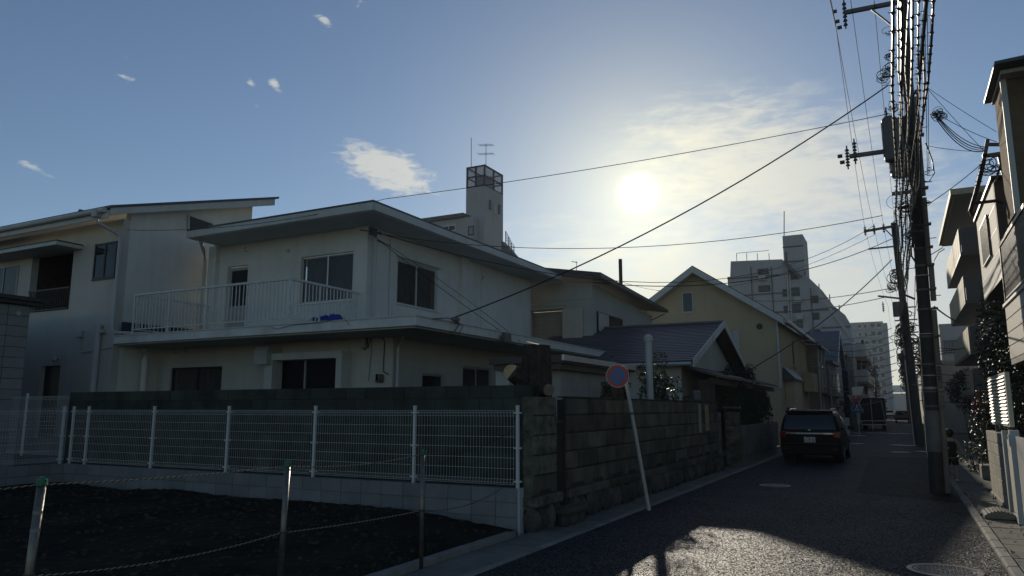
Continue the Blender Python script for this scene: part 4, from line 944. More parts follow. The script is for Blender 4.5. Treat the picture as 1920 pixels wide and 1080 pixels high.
# ------------------------------------------------------------------ row of street houses beyond the yellow one
def simple_house(label, x0, x1, y0, y1, zw, wallm, roofm, ridge=None, trimm=None, cat='house', name='street_house', group=None, overhang=.35):
    t = thing(name, ((x0 + x1) / 2, (y0 + y1) / 2, 0), label, cat, group)
    part('wall', MB().box(x0, y0, 0, x1, y1, zw), wallm, t)
    o = overhang
    if ridge is None:
        r = part('roof', MB().box(x0 - o, y0 - o, zw + .001, x1 + o, y1 + o, zw + .16), roofm, t)
    elif ridge == 'y':
        xm_ = (x0 + x1) / 2; h = (x1 - x0) * .28
        part('gable', MB().prism([(x0, y0, zw + .001), (x1, y0, zw + .001), (xm_, y0, zw + h)], (0, y1 - y0, 0)), wallm, t)
        r = part('roof', MB().prism([(x0 - o, y0 - o, zw - .1), (xm_, y0 - o, zw + h + .05), (x1 + o, y0 - o, zw - .1), (x1 + o, y0 - o, zw + .03), (xm_, y0 - o, zw + h + .2), (x0 - o, y0 - o, zw + .03)], (0, y1 - y0 + 2 * o, 0)), roofm, t)
    else:
        ym_ = (y0 + y1) / 2; h = (y1 - y0) * .30
        part('gable', MB().prism([(x0, y0, zw + .001), (x0, y1, zw + .001), (x0, ym_, zw + h)], (x1 - x0, 0, 0)), wallm, t)
        r = part('roof', MB().prism([(x0 - o, y0 - o, zw - .1), (x0 - o, ym_, zw + h + .05), (x0 - o, y1 + o, zw - .1), (x0 - o, y1 + o, zw + .03), (x0 - o, ym_, zw + h + .2), (x0 - o, y0 - o, zw + .03)], (x1 - x0 + 2 * o, 0, 0)), roofm, t)
        part('bargeboard', MB().prism([(x1 + o + .002, y0 - o, zw - .16), (x1 + o + .002, ym_, zw + h), (x1 + o + .002, y1 + o, zw - .16), (x1 + o + .002, y1 + o, zw + .03), (x1 + o + .002, ym_, zw + h + .22), (x1 + o + .002, y0 - o, zw + .03)], (.05, 0, 0)), trimm or m_trim, r)
    return t
m_g1 = mat('grey_siding', (.24, .24, .24), .8, .15, 2, .2, 40, .25, streak=.2)
m_g2 = mat('brown_siding', (.20, .17, .14), .8, .2, 2, .2, 40, .25, streak=.2)
m_g3 = mat('pale_siding', (.36, .36, .34), .8, .15, 2, .2, 40, .25, streak=.2)
ha = simple_house('narrow grey house with a dark hipped eave and vertical pipes right after the yellow house', -9.5, -4.6, 51.5, 57.0, 5.7, m_g2, m_cap, 'y')
for (a, b) in ((52.0, 52.9), (54.5, 55.8)): window(ha, 'x', -4.6, a, b, 3.2, 4.7, m_trim, m_glassd, 1, rec=-.05, sgn=1)
for y in (51.7, 53.6, 56.2): part('downpipe', MB().tube([(-4.53, y, 5.7), (-4.53, y, .3)], .05, 6), m_trim, ha)
part('canopy', MB().box(-4.59, 53, 2.6, -4.15, 57.0, 2.72), m_cap, ha)
hb = simple_house('grey two storey house with a lean eave and air conditioner beside the street sign', -9, -4.4, 57.3, 63.2, 4.9, m_g1, m_blueroof, None)
for (a, b) in ((57.8, 58.8), (60.4, 62.2)): window(hb, 'x', -4.4, a, b, 2.9, 4.1, m_bronze, m_glassd, 2, rec=-.05, sgn=1)
part('air_conditioner', MB().bev(-4.38, 59.2, 2.9, -4.05, 60.1, 3.6, .03), m_trim, hb)
part('canopy', MB().box(-4.39, 58, 2.45, -3.9, 63, 2.58), m_cap, hb)
for y in (57.5, 60.2): part('downpipe', MB().tube([(-4.34, y, 4.6), (-4.34, y, .3)], .05, 6), m_trim, hb)
hc = simple_house('house with a blue grey gable roof and white bargeboard in the street row', -9.4, -4.5, 63.6, 73, 5.2, m_g3, m_blueroof, 'x')
window(hc, 'x', -4.5, 66, 69, 3.0, 4.6, m_trim, m_glassd, 2, rec=-.05, sgn=1)
part('downpipe', MB().tube([(-4.42, 64.2, 5.1), (-4.42, 64.2, .3)], .05, 6), m_trim, hc)
hd = simple_house('house wrapped in dark blue scaffold sheeting, beyond the blue roof', -8.5, -4.1, 74, 84, 6.4, m_tarp, m_tarp, None, overhang=.05)
sp = mesh('scaffold_pole', MB().tube([(0, 0, 0), (0, 0, 6.9)], .03, 5), m_steel)
for y in (73.9, 76.4, 78.9, 81.4): piece('scaffold_pole', sp, hd, (-4.0, y, 0))
he = simple_house('plain pale flat roofed building behind the blue sheeted house', -10.5, -5.2, 75, 95, 8.6, m_g3, m_g3, None, overhang=.03)
hf = simple_house('small dark house past the blue sheeting, in front of the tall apartments', -8, -4.2, 96, 108, 5.6, m_g1, m_cap, 'x')
hg = simple_house('low pale shop building at the far left side of the street', -8, -3.9, 112, 128, 5.2, m_g3, m_g3, None)
hh = simple_house('very distant low building closing the left side of the street', -10, -4.2, 150, 200, 6.5, m_g3, m_g1, None)

# ------------------------------------------------------------------ stepped apartment block
ap = thing('stepped_apartment_block', (-11, 100, 0), 'grey apartment block with a stepped sloping side and a square lift tower on its roof', 'apartment building')
YA0 = 90.0
G = lambda x, y: (lambda p: (p.x, p.z))(gy(x, y, YA0))
pl_ = [(1365, 500), (1369, 497), (1369, 487), (1460, 479), (1520, 520), (1540, 547), (1597, 640)]
pts = [G(1364, 519), G(1369, 519), G(1370, 490), G(1466, 486), G(1517, 521), G(1542, 545), G(1563, 573), G(1585, 591), G(1593, 606), G(1597, 640)]
poly = [(pts[0][0], YA0, 0)] + [(a, YA0, b) for a, b in pts] + [(pts[-1][0], YA0, 0)]
part('wall', MB().prism(poly, (0, 27, 0)), m_apt, ap)
tw = part('lift_tower', MB().box(G(1466, 440)[0], YA0 + .4, G(1466, 530)[1], G(1504, 440)[0], YA0 + 5.4, G(1480, 440)[1]), m_apt, ap)
for y in (463, 491): part('tower_band', MB().box(G(1466, 440)[0] - .04, YA0 + .34, G(1480, y)[1], G(1504, 440)[0] + .04, YA0 + .397, G(1480, y)[1] + .18), m_gear, tw)
part('aerial', MB().tube([(G(1468, 440)[0], YA0 + 1, G(1468, 440)[1]), (G(1468, 390)[0], YA0 + 1, G(1468, 392)[1])], .05, 4), m_wire, tw)
for (x, y, w, h) in ((1431, 509, 20, 12), (1433, 541, 21, 13), (1490, 547, 18, 17), (1492, 578, 18, 17), (1496, 608, 18, 14), (1472, 549, 8, 14), (1474, 580, 8, 14), (1564, 644, 19, 13), (1545, 671, 22, 5)):
    a, b = G(x - w / 2, y + h / 2), G(x + w / 2, y - h / 2)
    window(ap, 'y', YA0, a[0], b[0], a[1], b[1], m_bronze, m_glassd, 2, rec=-.06, fw=.12, dark=False)
for (x0, x1, y) in ((1364, 1460, 524), (1380, 1500, 556), (1400, 1570, 590), (1540, 1596, 616), (1510, 1596, 649), (1540, 1597, 680)):
    a, b = G(x0, y), G(x1, y); part('floor_band', MB().box(a[0], YA0 - .12, a[1], b[0], YA0 - .003, a[1] + .14), m_gear, ap)
for x in (1476, 1481): a, b = G(x, 515), G(x + 4, 606); part('drain_pipe', MB().tube([(a[0], YA0 - .12, a[1]), (b[0], YA0 - .12, b[1])], .07, 6), m_trim, ap)
a, b = G(1598, 642), G(1599, 700); part('drain_pipe', MB().tube([(a[0] + .1, YA0 - .1, a[1]), (a[0] + .1, YA0 - .1, 0)], .09, 6), m_trim, ap)
part('stair', MB().bar((G(1471, 492)[0], YA0 - .5, G(1471, 492)[1]), (G(1502, 521)[0], YA0 - .5, G(1502, 521)[1]), .5, .35), m_gear, ap)
a, b = G(1470, 486), G(1507, 523); part('stair_recess', MB().prism([(a[0] + .4, YA0 - .06, a[1] - .6), (b[0] - .5, YA0 - .06, b[1]), (a[0] + .4, YA0 - .06, b[1])], (0, .05, 0)), m_cap, ap)
for (x0, x1, y0, y1) in ((1520, 1534, 554, 569), (1524, 1536, 586, 600), (1526, 1538, 617, 631)):
    a, b = G(x0, y1), G(x1, y0); part('balcony_recess', MB().box(a[0], YA0 - .05, a[1], b[0], YA0 - .004, b[1]), m_cap, ap)
# balconies on the street side, their edges catching the sun
xe = pts[-1][0]
bm_ = mesh('balcony', MB().box(.003, 0, 0, 1.3, 26, 1.35), m_apt2)
for k, z in enumerate((7.4, 4.6, 1.9)): piece('balcony', bm_, ap, (xe, YA0 + .8, z))
part('sloping_parapet', MB().prism([(G(1535, 548)[0] - .2, YA0 - .15, G(1535, 548)[1] - .1), (G(1535, 548)[0] + .12, YA0 - .15, G(1535, 548)[1]), (xe + .35, YA0 - .15, pts[-1][1] + .1), (xe + .05, YA0 - .15, pts[-1][1])], (0, .6, 0)), m_apt2, ap)
for (x, y) in ((1497, 560), (1500, 592), (1431, 520)):
    a = G(x, y); part('air_conditioner', MB().bev(a[0] - .4, YA0 - .9, a[1] - .5, a[0] + .4, YA0 - .35, a[1] + .1, .04), m_apt2, ap)
for (x, y0, y1) in ((1408, 500, 640), (1446, 500, 640), (1520, 540, 700), (1578, 640, 740)):
    a, b = G(x, y0), G(x, y1); part('downpipe', MB().tube([(a[0], YA0 - .1, a[1]), (a[0], YA0 - .1, b[1])], .06, 5), m_gear, ap)
for k, (x, y) in enumerate(((1474, 486), (1510, 522), (1536, 546), (1556, 566), (1574, 586))):
    a = G(x, y); part('parapet_post', MB().box(a[0] - .05, YA0 + .2, a[1] - .3, a[0] + .05, YA0 + .3, a[1] + .9), m_wire, ap)
# roof rail
rr_ = MB(); z0 = G(1381, 488)[1]
for x in (1381, 1400, 1420, 1442): a = G(x, 488); rr_.bar((a[0], YA0 + .2, a[1] - .2), (a[0], YA0 + .2, a[1] + .9), .06)
rr_.bar((G(1381, 488)[0], YA0 + .2, z0 + .9), (G(1442, 483)[0], YA0 + .2, G(1442, 483)[1] + .9), .05)
part('roof_rail', rr_, m_wire, ap)

# far tall apartment
fa = thing('distant_apartment_tower', (-7, 270, 0), 'tall pale apartment building at the end of the street, left of the poles', 'apartment building')
YF1 = 262.0; Gf = lambda x, y: (lambda p: (p.x, p.z))(gy(x, y, YF1))
x0, x1, z1 = Gf(1594, 604)[0], Gf(1655, 603)[0], Gf(1640, 603)[1]
part('wall', MB().box(x0, YF1, 0, x1, YF1 + 14, z1), m_apt2, fa)
part('side_wing', MB().box(x1 + .01, YF1 + .8, 0, Gf(1663, 603)[0], YF1 + 14, z1 - .5), m_apt, fa)
wm = mesh('window', MB().box(-.55, -.06, 0, .55, 0, 1.2), m_glassd); wm2 = mesh('window', MB().box(-.3, -.06, 0, .3, 0, .9), m_glassd)
fl = z1 / 11
for k in range(11):
    z = z1 - fl * (k + 1)
    for x, m_ in ((1612, wm2), (1623, wm2), (1637, wm), (1649, wm)):
        piece('window', m_, fa, (Gf(x, 620)[0], YF1 - .002, z + .9))
    part('floor_band', MB().box(x0, YF1 - .1, z + .02, x1, YF1 - .003, z + .12), m_gear, fa)
part('drain_pipe', MB().tube([(Gf(1630, 620)[0], YF1 - .15, 0), (Gf(1630, 620)[0], YF1 - .15, z1)], .12, 5), m_trim, fa)

# tall tower behind the white house
tb = thing('tower_building', (-47, 84, 0), 'apartment building with a tall grey roof tower behind the flat roof of the white house', 'apartment building')
YT = 80.0; T = lambda x, y: (lambda p: (p.x, p.z))(gy(x, y, YT))
xa, xb = T(874, 350)[0], T(909, 350)[0]
zc = T(909, 308)[1]; z_f = T(909, 348)[1]
D = 5.0
part('tower', MB().box(xa, YT, 0, xb + .0, YT + D, z_f), m_apt, tb)
fr = MB(); e = .10
for x in (xa + .1, (xa + xb) / 2, xb - .1):
    for y in (YT + .1, YT + D / 2, YT + D - .1):
        if x == (xa + xb) / 2 and y == YT + D / 2: continue
        fr.box(x - e, y - e, z_f, x + e, y + e, zc)
for z in (z_f + .1, (z_f + zc) / 2, zc - .1):
    fr.box(xa, YT, z - .09, xb, YT + .18, z + .09); fr.box(xa, YT + D - .18, z - .09, xb, YT + D, z + .09)
    fr.box(xa, YT + .18, z - .09, xa + .18, YT + D - .18, z + .09); fr.box(xb - .18, YT + .18, z - .09, xb, YT + D - .18, z + .09)
cage = part('roof_screen_frame', fr, m_cap, tb)
mg = bpy.data.materials.new('mesh_screen'); mg.use_nodes = True; t_ = mg.node_tree; t_.nodes.clear()
b_ = N(t_, 'ShaderNodeBsdfPrincipled', inp={'Base Color': (.2, .21, .22, 1), 'Roughness': .8}); tp_ = N(t_, 'ShaderNodeBsdfTransparent')
N(t_, 'ShaderNodeOutputMaterial', inp={0: N(t_, 'ShaderNodeMixShader', inp={0: .42, 1: b_.outputs[0], 2: tp_.outputs[0]}).outputs[0]})
part('screen', MB().box(xa + .08, YT + .08, z_f + .1, xb - .08, YT + .1, zc - .1).box(xb - .1, YT + .12, z_f + .1, xb - .08, YT + D - .1, zc - .1), mg, cage)
part('water_tank', MB().box(xa + .8, YT + 1.2, z_f + .05, xb - .8, YT + 3.6, zc - 1.0), m_apt, tb)
for y in (YT + 1.1, YT + 3.6): part('vent_window', MB().box(xb + .001, y, z_f - 2.9, xb + .08, y + .55, z_f - 1.6), m_cap, tb)
part('ladder_box', MB().box(xb + .001, YT + 2.3, z_f - 3.2, xb + .15, YT + 2.8, z_f - 2.0), m_apt2, tb)
part('aerial', MB().tube([(T(880, 315)[0], YT + .5, zc), (T(880, 254)[0], YT + .5, T(880, 256)[1])], .045, 4), m_wire, tb)
ax, az_ = T(909, 300)[0], T(909, 268)[1]
yg = MB().tube([(ax, YT + .3, zc), (ax, YT + .3, az_)], .04, 4)
for (z, l) in ((az_ - .3, 2.0), (az_ - 1.5, 2.2)):
    yg.bar((ax - l / 2, YT + .3, z + .25), (ax + l / 2, YT + .3, z - .05), .04)
    for k in range(7): xx = ax - l / 2 + l * k / 6; zz = z + .25 - .3 * k / 6; yg.bar((xx, YT - .2, zz), (xx, YT + .8, zz), .03)
part('tv_aerial', yg, m_wire, tb)
zr = T(875, 405)[1]
part('lower_block', MB().box(T(800, 410)[0], YT - 1.5, 0, xb - .9, YT - .01, zr - .6), m_apt, tb)
part('lower_roof', MB().box(T(800, 410)[0] - .3, YT - 2.0, zr - .599, xb - 2.0, YT - .01, zr - .1), m_gear, tb)
q0, q1 = T(889, 446), T(900, 428)
window(tb, 'y', YT - 1.5, q0[0], q1[0], q0[1], q1[1], m_cap, m_curtain, 1, rec=-.06, fw=.14, dark=False)
q0, q1 = T(840, 440), T(866, 426)
window(tb, 'y', YT - 1.5, q0[0], q1[0], q0[1], q1[1], m_alu, m_glassd, 2, rec=-.06, fw=.1, dark=False)
# outside stair railing on its right
str_ = MB(); xs_, zs_ = T(941, 428)[0], T(941, 428)[1]
pts_s = [T(941, 430), T(947, 441), T(952, 452), T(957, 458), T(957, 470), T(941, 462)]
for i in range(4):
    a, b = pts_s[i], pts_s[min(i + 1, 3)]
    for h in (0, .35, .7, 1.05): str_.bar((a[0], YT + 1, a[1] - h), (b[0], YT + 1, b[1] - h), .06)
    str_.bar((a[0], YT + 1, a[1]), (a[0], YT + 1, a[1] - 1.5), .07)
part('stair_railing', str_, m_wire, tb)
part('stair_flight', MB().prism([(pts_s[0][0] - .6, YT + 1, pts_s[0][1] - 1.2), (pts_s[3][0], YT + 1, pts_s[3][1] - 1.2), (pts_s[3][0], YT + 1, pts_s[3][1] - 1.6), (pts_s[0][0] - .6, YT + 1, pts_s[0][1] - 6)], (0, 1.2, 0)), m_gear, tb)

# distant roof aerial and dead pole between the roofs
q = gy(1081, 490, 45.0); q2 = gy(1081, 560, 45.0)
ta = thing('roof_aerial', (q.x, 45, q2.z), 'small television aerial on a thin mast above the roof of the beige house', 'aerial')
part('mast', MB().tube([(q.x, 45, q2.z - 1.5), (q.x, 45, q.z)], .02, 4), m_wire, ta)
part('antenna', MB().bar((q.x - .35, 45, q.z + .02), (q.x + .05, 45, q.z - .08), .03).bar((q.x - .3, 44.8, q.z), (q.x - .3, 45.2, q.z), .02).bar((q.x - .15, 44.8, q.z - .03), (q.x - .15, 45.2, q.z - .03), .02).bar((q.x, 44.8, q.z - .06), (q.x, 45.2, q.z - .06), .02), m_wire, ta)
q = gy(1163, 486, 40.0); solo('short_pole', MB().tube([(q.x, 40, 0), (q.x, 40, q.z)], .11, 8), m_brownwood, 'dark wooden pole standing up behind the beige house roof', 'utility pole')

# ------------------------------------------------------------------ right side of the street
# apartment with balconies
ra = thing('balcony_apartment', (6, 48, 0), 'four storey apartment with stacked beige balconies over the right side of the street', 'apartment building')
XP, YP0, YP1 = 3.2, 42.1, 53.8
part('wall', MB().box(4.9, 42.6, 0, 12, 60, 12.1), m_apt, ra)
m_drk = mat('shaded_side_render', (.10, .09, .075), .85, .2, 3)  # shade of the camera-facing sides is put into this dark colour
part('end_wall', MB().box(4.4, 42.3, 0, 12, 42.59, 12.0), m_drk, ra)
part('roof', MB().box(2.95, 41.5, 12.15, 12, 54.6, 12.45), m_balc, ra)
part('roof_underside', MB().box(3.1, 41.6, 12.05, 12, 54.4, 12.149), m_cap, ra)
pan = mesh('balcony_panel', MB().bev(-.03, -.545, 0, .03, .545, 1.22, .01), m_balc)
for z in (9.35, 6.95, 4.45, 2.4):
    for i in range(10): piece('balcony_panel', pan, ra, (XP, YP0 + .585 + i * 1.17, z))
    part('balcony_rail', MB().box(XP - .02, YP0 + .02, z + .02, XP + .02, YP1 - .02, z + 1.15), m_cap, ra)
    fl_ = part('balcony_floor', MB().box(XP - .03, YP0 + .01, z - .16, 4.89, YP1, z - .002), m_cap, ra)
    part('balcony_end', MB().box(XP + .04, YP0 - .02, z, 4.39, YP0 + .04, z + 1.22), m_cap, ra)
    ac = part('air_conditioner', MB().bev(XP + .9, 41.75, z + 1.45, XP + 1.5, 42.28, z + 2.05, .03), m_apt2, ra)
# sided house with boxed bay (lit on its street face)
rs = thing('stone_sided_house', (3, 17, 0), 'house clad in white stone patterned siding overhanging the right edge of the picture', 'house')
XH = 2.0
bay = MB(); wall_x(bay, XH, 17.5, 21.2, 4.42, 6.30, [(18.7, 20.3, 4.95, 5.9)], .12); part('bay_side', bay, m_siding, rs)
part('bay_front', MB().box(XH + .003, 17.38, 4.42, 4.2, 17.497, 6.28), mat('shaded_siding', (.12, .11, .095), .75, .2, 8, .5, 40, .2), rs)  # front siding darkened in colour to carry its shade
part('bay_top', MB().box(XH - .05, 17.3, 6.301, 4.2, 21.3, 6.36), m_cap, rs)
part('bay_floor', MB().box(XH + .0, 17.4, 4.30, 4.2, 21.2, 4.418), m_cap, rs)
for z in (4.85, 5.32, 5.79): part('siding_joint', MB().box(XH - .006, 17.5, z, XH - .001, 18.68, z + .018), m_cap, rs)
for z in (4.70,): part('siding_joint', MB().box(XH - .006, 18.7, z, XH - .001, 21.2, z + .018), m_cap, rs)
rl = part('window_bars', MB().box(XH - .05, 18.72, 4.97, XH - .02, 20.28, 5.0).box(XH - .05, 18.72, 5.86, XH - .02, 20.28, 5.89), m_bronze, rs)
vb = mesh('bar', MB().box(-.01, -.01, 0, .01, .01, .86), m_bronze)
for i in range(13): piece('bar', vb, rl, (XH - .035, 18.8 + i * .118, 5.0))
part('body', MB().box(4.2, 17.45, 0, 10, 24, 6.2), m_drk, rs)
# upper part with its roof
m_rough = mat('beige_rough_plaster', (.17, .125, .08), .9, .2, 6, .8, 60, .15)
part('upper_wall', MB().box(2.0, 14.9, 5.05, 6, 16.0, 7.42), m_rough, rs)
part('upper_corner_trim', MB().box(1.97, 14.86, 5.0, 2.06, 14.897, 7.46), m_trim, rs)
part('upper_eaves_board', MB().box(1.96, 14.6, 7.421, 6, 16.1, 7.49), m_siding, rs)
part('upper_roof', MB().prism([(1.85, 14.3, 7.50), (6, 14.3, 7.50), (6, 14.3, 7.72), (1.85, 14.3, 7.55)], (0, 1.9, 0)), m_darkroof, rs)
part('gutter_end', MB().bev(2.42, 14.1, 7.09, 2.75, 14.29, 7.47, .03), m_trim, rs)

# lower projecting balcony with panels and rails
lb = thing('projecting_balcony', (2.4, 15.5, 2.6), 'white panelled balcony with dark upright bars at the right edge above the palm', 'balcony')
XQ = 1.9
pnl = mesh('panel', MB().bev(-.03, -1.65, -.118, .03, 1.65, .118, .006), m_siding)
for k in range(4): piece('panel', pnl, lb, (XQ, 14.85, 2.72 + k * .245))
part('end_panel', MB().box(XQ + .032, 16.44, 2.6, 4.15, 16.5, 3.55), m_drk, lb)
part('floor', MB().box(XQ - .02, 13.2, 2.5, 4.15, 16.52, 2.598), m_cap, lb)
part('coping', MB().box(XQ - .06, 13.2, 3.58, XQ + .06, 16.54, 3.63), m_trim, lb)
rl2 = part('hand_rail', MB().box(XQ - .03, 13.2, 4.72, XQ + .03, 16.45, 4.78).box(XQ - .012, 13.2, 3.72, XQ + .012, 16.45, 3.75), m_bronze, lb)
bmx = mesh('bar', MB().box(-.01, -.012, 0, .01, .012, .97), m_bronze)
for i in range(30): piece('bar', bmx, lb, (XQ, 13.3 + i * .107, 3.751))
part('end_post', MB().box(XQ - .025, 16.42, 3.631, XQ + .025, 16.48, 4.71), m_bronze, lb)

# low block wall, louvre screen, gate
rw = thing('right_block_wall', (1.5, 16, 0), 'short ribbed concrete block wall lit by the sun beside the right pavement', 'block wall')
part('wall_core', MB().box(1.47, 14.62, 0, 1.57, 17.7, 1.27), m_mortar, rw)
rb = mesh('block', MB().bev(-.06, -.296, -.095, .06, .296, .095, .005), mat('ribbed_block', (.36, .34, .29), .9, .2, 5, .5, 60, .15, rnd=.08, streak=.2))
for r in range(6):
    for i in range(5): piece('block', rb, rw, (1.52, 14.95 + i * .6, 1.18 - r * .204), None, None)
part('footing', MB().bev(1.44, 14.6, -.05, 1.6, 17.72, .10, .02), m_kerb, rw)
lv = thing('louvre_screen', (1.5, 15, 1.33), 'cream slatted louvre screen standing on the sunlit low block wall', 'louvre screen')
YL0, YL1, ZL0, ZL1 = 13.75, 16.3, 1.42, 2.26
part('frame', MB().box(1.46, YL0, ZL0, 1.52, YL0 + .12, ZL1).box(1.46, YL1 - .05, ZL0, 1.52, YL1, ZL1).box(1.46, YL0 + .12, ZL1 - .03, 1.52, YL1 - .05, ZL1).box(1.46, YL0 + .12, ZL0, 1.52, YL1 - .05, ZL0 + .03).box(1.47, 15.1, ZL0 + .03, 1.50, 15.13, ZL1 - .03), m_cream, lv)
sm_ = mesh('slat', MB().add([(-.035, 0, -.026), (-.028, 0, -.03), (.012, 0, .026), (.005, 0, .03), (-.035, 1, -.026), (-.028, 1, -.03), (.012, 1, .026), (.005, 1, .03)], [(0, 1, 2, 3), (7, 6, 5, 4), (0, 4, 5, 1), (1, 5, 6, 2), (2, 6, 7, 3), (3, 7, 4, 0)]), m_cream)
for k in range(14): piece('slat', sm_, lv, (1.475, YL0 + .13, ZL0 + .065 + k * .0555), None, (1, YL1 - YL0 - .19, 1))
for y in (14.2, 15.1, 16.0): part('foot', MB().box(1.48, y, 1.285, 1.52, y + .05, 1.418), m_bronze, lv)
gt2 = thing('white_gate', (1.45, 13.5, 0), 'white sliding gate with two posts at the right edge of the picture', 'gate')
part('post', MB().box(1.40, 14.30, .03, 1.50, 14.42, 1.35), m_trim, gt2); part('post', MB().box(1.40, 13.35, .03, 1.52, 13.5, 1.38), m_trim, gt2)
part('gate_leaf', MB().box(1.44, 13.51, .12, 1.46, 14.29, 1.22), m_shutterbox, gt2)
part('gate_rail', MB().box(1.42, 13.51, .03, 1.48, 14.29, .10), m_trim, gt2)
for i in range(3): part('gate_leaf', MB().box(1.45, 10.3 + i * 1.0, .06, 1.48, 11.26 + i * 1.0, 1.30), m_pipe, gt2)
part('name_plate', MB().box(1.385, 13.38, 1.15, 1.399, 13.47, 1.32), m_white, gt2)
# kerb ramp
kr = thing('kerb_ramp', (1.2, 14.2, .03), 'small arched ribbed step ramp on the pavement by the white gate', 'kerb ramp')
rp_ = MB(); n = 10; prof = []
for i in range(n + 1):
    u = i / n; prof.append((1.02 + .44 * u, 13.85, .035 + .11 * math.sin(math.pi * (.12 + .8 * u))))
rp_.prism([(1.02, 13.85, .03)] + prof + [(1.46, 13.85, .03)], (0, .62, 0)); part('ramp_body', rp_, m_kerb, kr)
rib = mesh('rib', MB().box(-.006, -.31, 0, .006, .31, .02), m_cap)
for i in range(1, n): piece('rib', rib, kr, (prof[i][0], 14.16, prof[i][2] - .008))
# planter trough
pt_ = thing('planter_box', (2.0, 23.5, 0), 'small pale concrete planter box beside the pavement beyond the block wall', 'planter')
part('box', MB().bev(1.62, 21.6, 0, 2.1, 22.2, .34, .02), m_kerb, pt_)
part('rail', MB().tube([(1.66, 21.7, .34), (1.66, 21.7, .8), (1.66, 22.1, .8)], .012, 6), m_steel, pt_)

random.seed(21)
def bush(label, c, rad, n, size, m, top=None, group=None, name='bush', clumps=30):
    t = thing(name, (c[0], c[1], 0), label, 'bush', group)
    part('foliage', leaves(c, rad, n, size, clumps=clumps), m, t)
    if top:
        part('red_tips', leaves((c[0], c[1], c[2] + rad[2] * .55), (rad[0] * .95, rad[1], rad[2] * .5), int(n * .35), size, clumps=14), top, t)
    tr = MB()
    for k in range(5): a = k * 1.3; tr.tube([(c[0] + .1 * math.cos(a), c[1] + .1 * math.sin(a), 0), (c[0] + rad[0] * .5 * math.cos(a), c[1] + rad[1] * .5 * math.sin(a), c[2])], .025, 5, .01)
    part('stems', tr, m_bark, t); return t
bush('clipped hedge bush with red leaf tips and sun glints beside the louvre screen', (2.35, 26.0, 1.25), (.55, 1.8, .95), 8000, .085, m_leaf, m_leafr, clumps=40)
bush('low bright green bush catching the sun at the edge of the pavement', (1.75, 24.2, .42), (.42, .8, .42), 1500, .06, m_leafy, None, clumps=16)
bush('dark leafy bush below the stone sided house behind the louvre screen', (3.0, 21.3, 2.3), (1.2, 2.6, 2.0), 12000, .13, m_leafd, None, clumps=90)
bush('dark tree foliage under the beige balconies behind the palm', (4.0, 32, 3.8), (1.3, 3.5, 2.8), 11000, .18, m_leafd, None, clumps=90)
bush('small dark tree between the poles and the pale far building', (3.3, 48, 2.6), (.9, 3.0, 1.3), 3500, .16, m_leafd, None, clumps=26)
# palm
pm_ = thing('palm_tree', (3.4, 24.5, 0), 'palm with spiky fan leaves under the overhanging stone sided bay', 'palm tree')
part('trunk', bumpy_tube([(3.3, 24.5, 0), (3.3, 24.5, 1.5), (3.25, 24.5, 3.0), (3.2, 24.5, 4.1)], [.16, .15, .14, .12], 10), m_bark, pm_)
for k in range(26):
    a = random.uniform(0, 6.28); e_ = random.uniform(-.5, 1.1); c = Vector((3.2, 24.5, 4.1))
    d = Vector((math.cos(a) * math.cos(e_), math.sin(a) * math.cos(e_), math.sin(e_)))
    mb = MB(); hub = c + d * .55; side = d.cross(Vector((0, 0, 1))).normalized(); upv = side.cross(d)
    mb.tube([c, hub], .012, 4)
    for j in range(15):
        b = (j - 7) / 7 * 1.5; v = (d * math.cos(b) + side * math.sin(b)).normalized(); ln = .75 * (1 - .12 * abs(b))
        tip = hub + v * ln + Vector((0, 0, -.18 * random.uniform(.5, 1.2))); mid = hub + v * ln * .5; w_ = v.cross(upv).normalized() * .018
        mb.add([hub - w_ * .4, mid - w_, tip, mid + w_], [(0, 1, 2, 3)])
    part('frond', mb, m_leaf, pm_)

# pale buildings further down the right side
fw_ = simple_house('pale grey flat building beyond the balcony apartment, right of the main pole', 3.35, 12, 72, 90, 8.6, m_apt, m_apt, None, name='far_building', cat='building', overhang=.02)
window(fw_, 'y', 72, 5.2, 6.4, 6.2, 7.6, m_bronze, m_glassd, 2, rec=-.06, fw=.08, dark=False)
rlm = MB()
for i in range(14): rlm.bar((3.6 + i * .12, 71.8, 6.3), (3.6 + i * .12, 71.8, 7.3), .03)
rlm.bar((3.5, 71.8, 7.3), (5.3, 71.8, 7.3), .05).bar((3.5, 71.8, 6.3), (5.3, 71.8, 6.3), .05); part('balcony_rail', rlm, m_wire, fw_)
fw2 = simple_house('tall pale building seen between the two concrete poles', 2.2, 6, 96, 110, 9.2, m_apt2, m_apt2, None, name='far_building', cat='building', overhang=.02)
fw3 = simple_house('small pale shop with a red awning between the two poles', 2.0, 6, 62, 70, 5.0, m_g3, m_g3, None, name='far_building', cat='building', overhang=.05)
part('awning', MB().box(1.6, 61.6, 4.6, 2.4, 70, 5.0), mat('dull_red_awning', (.16, .03, .02), .8, .2, 4), fw3)
fw4 = simple_house('distant building on the right side at the end of the street', 1.6, 8, 130, 180, 6.8, m_g3, m_g1, None, name='far_building', cat='building', overhang=.05)
# bright far bridge panel
br = thing('far_footbridge', (0, 340, 0), 'bright pale panel crossing the far end of the street', 'bridge')
a, b = gy(1668, 736, 340), gy(1708, 722, 340)
part('deck', MB().box(a.x, 340, a.z, b.x, 342, b.z), m_white, br)
part('pier', MB().box(a.x, 340.5, 0, a.x + 1, 341.5, a.z), m_apt, br); part('pier', MB().box(b.x - 1, 340.5, 0, b.x, 341.5, a.z), m_apt, br)
fe = simple_house('far pale building closing the view at the end of the street', -14, 12, 420, 430, 9, m_apt2, m_apt, None, name='far_building', cat='building')

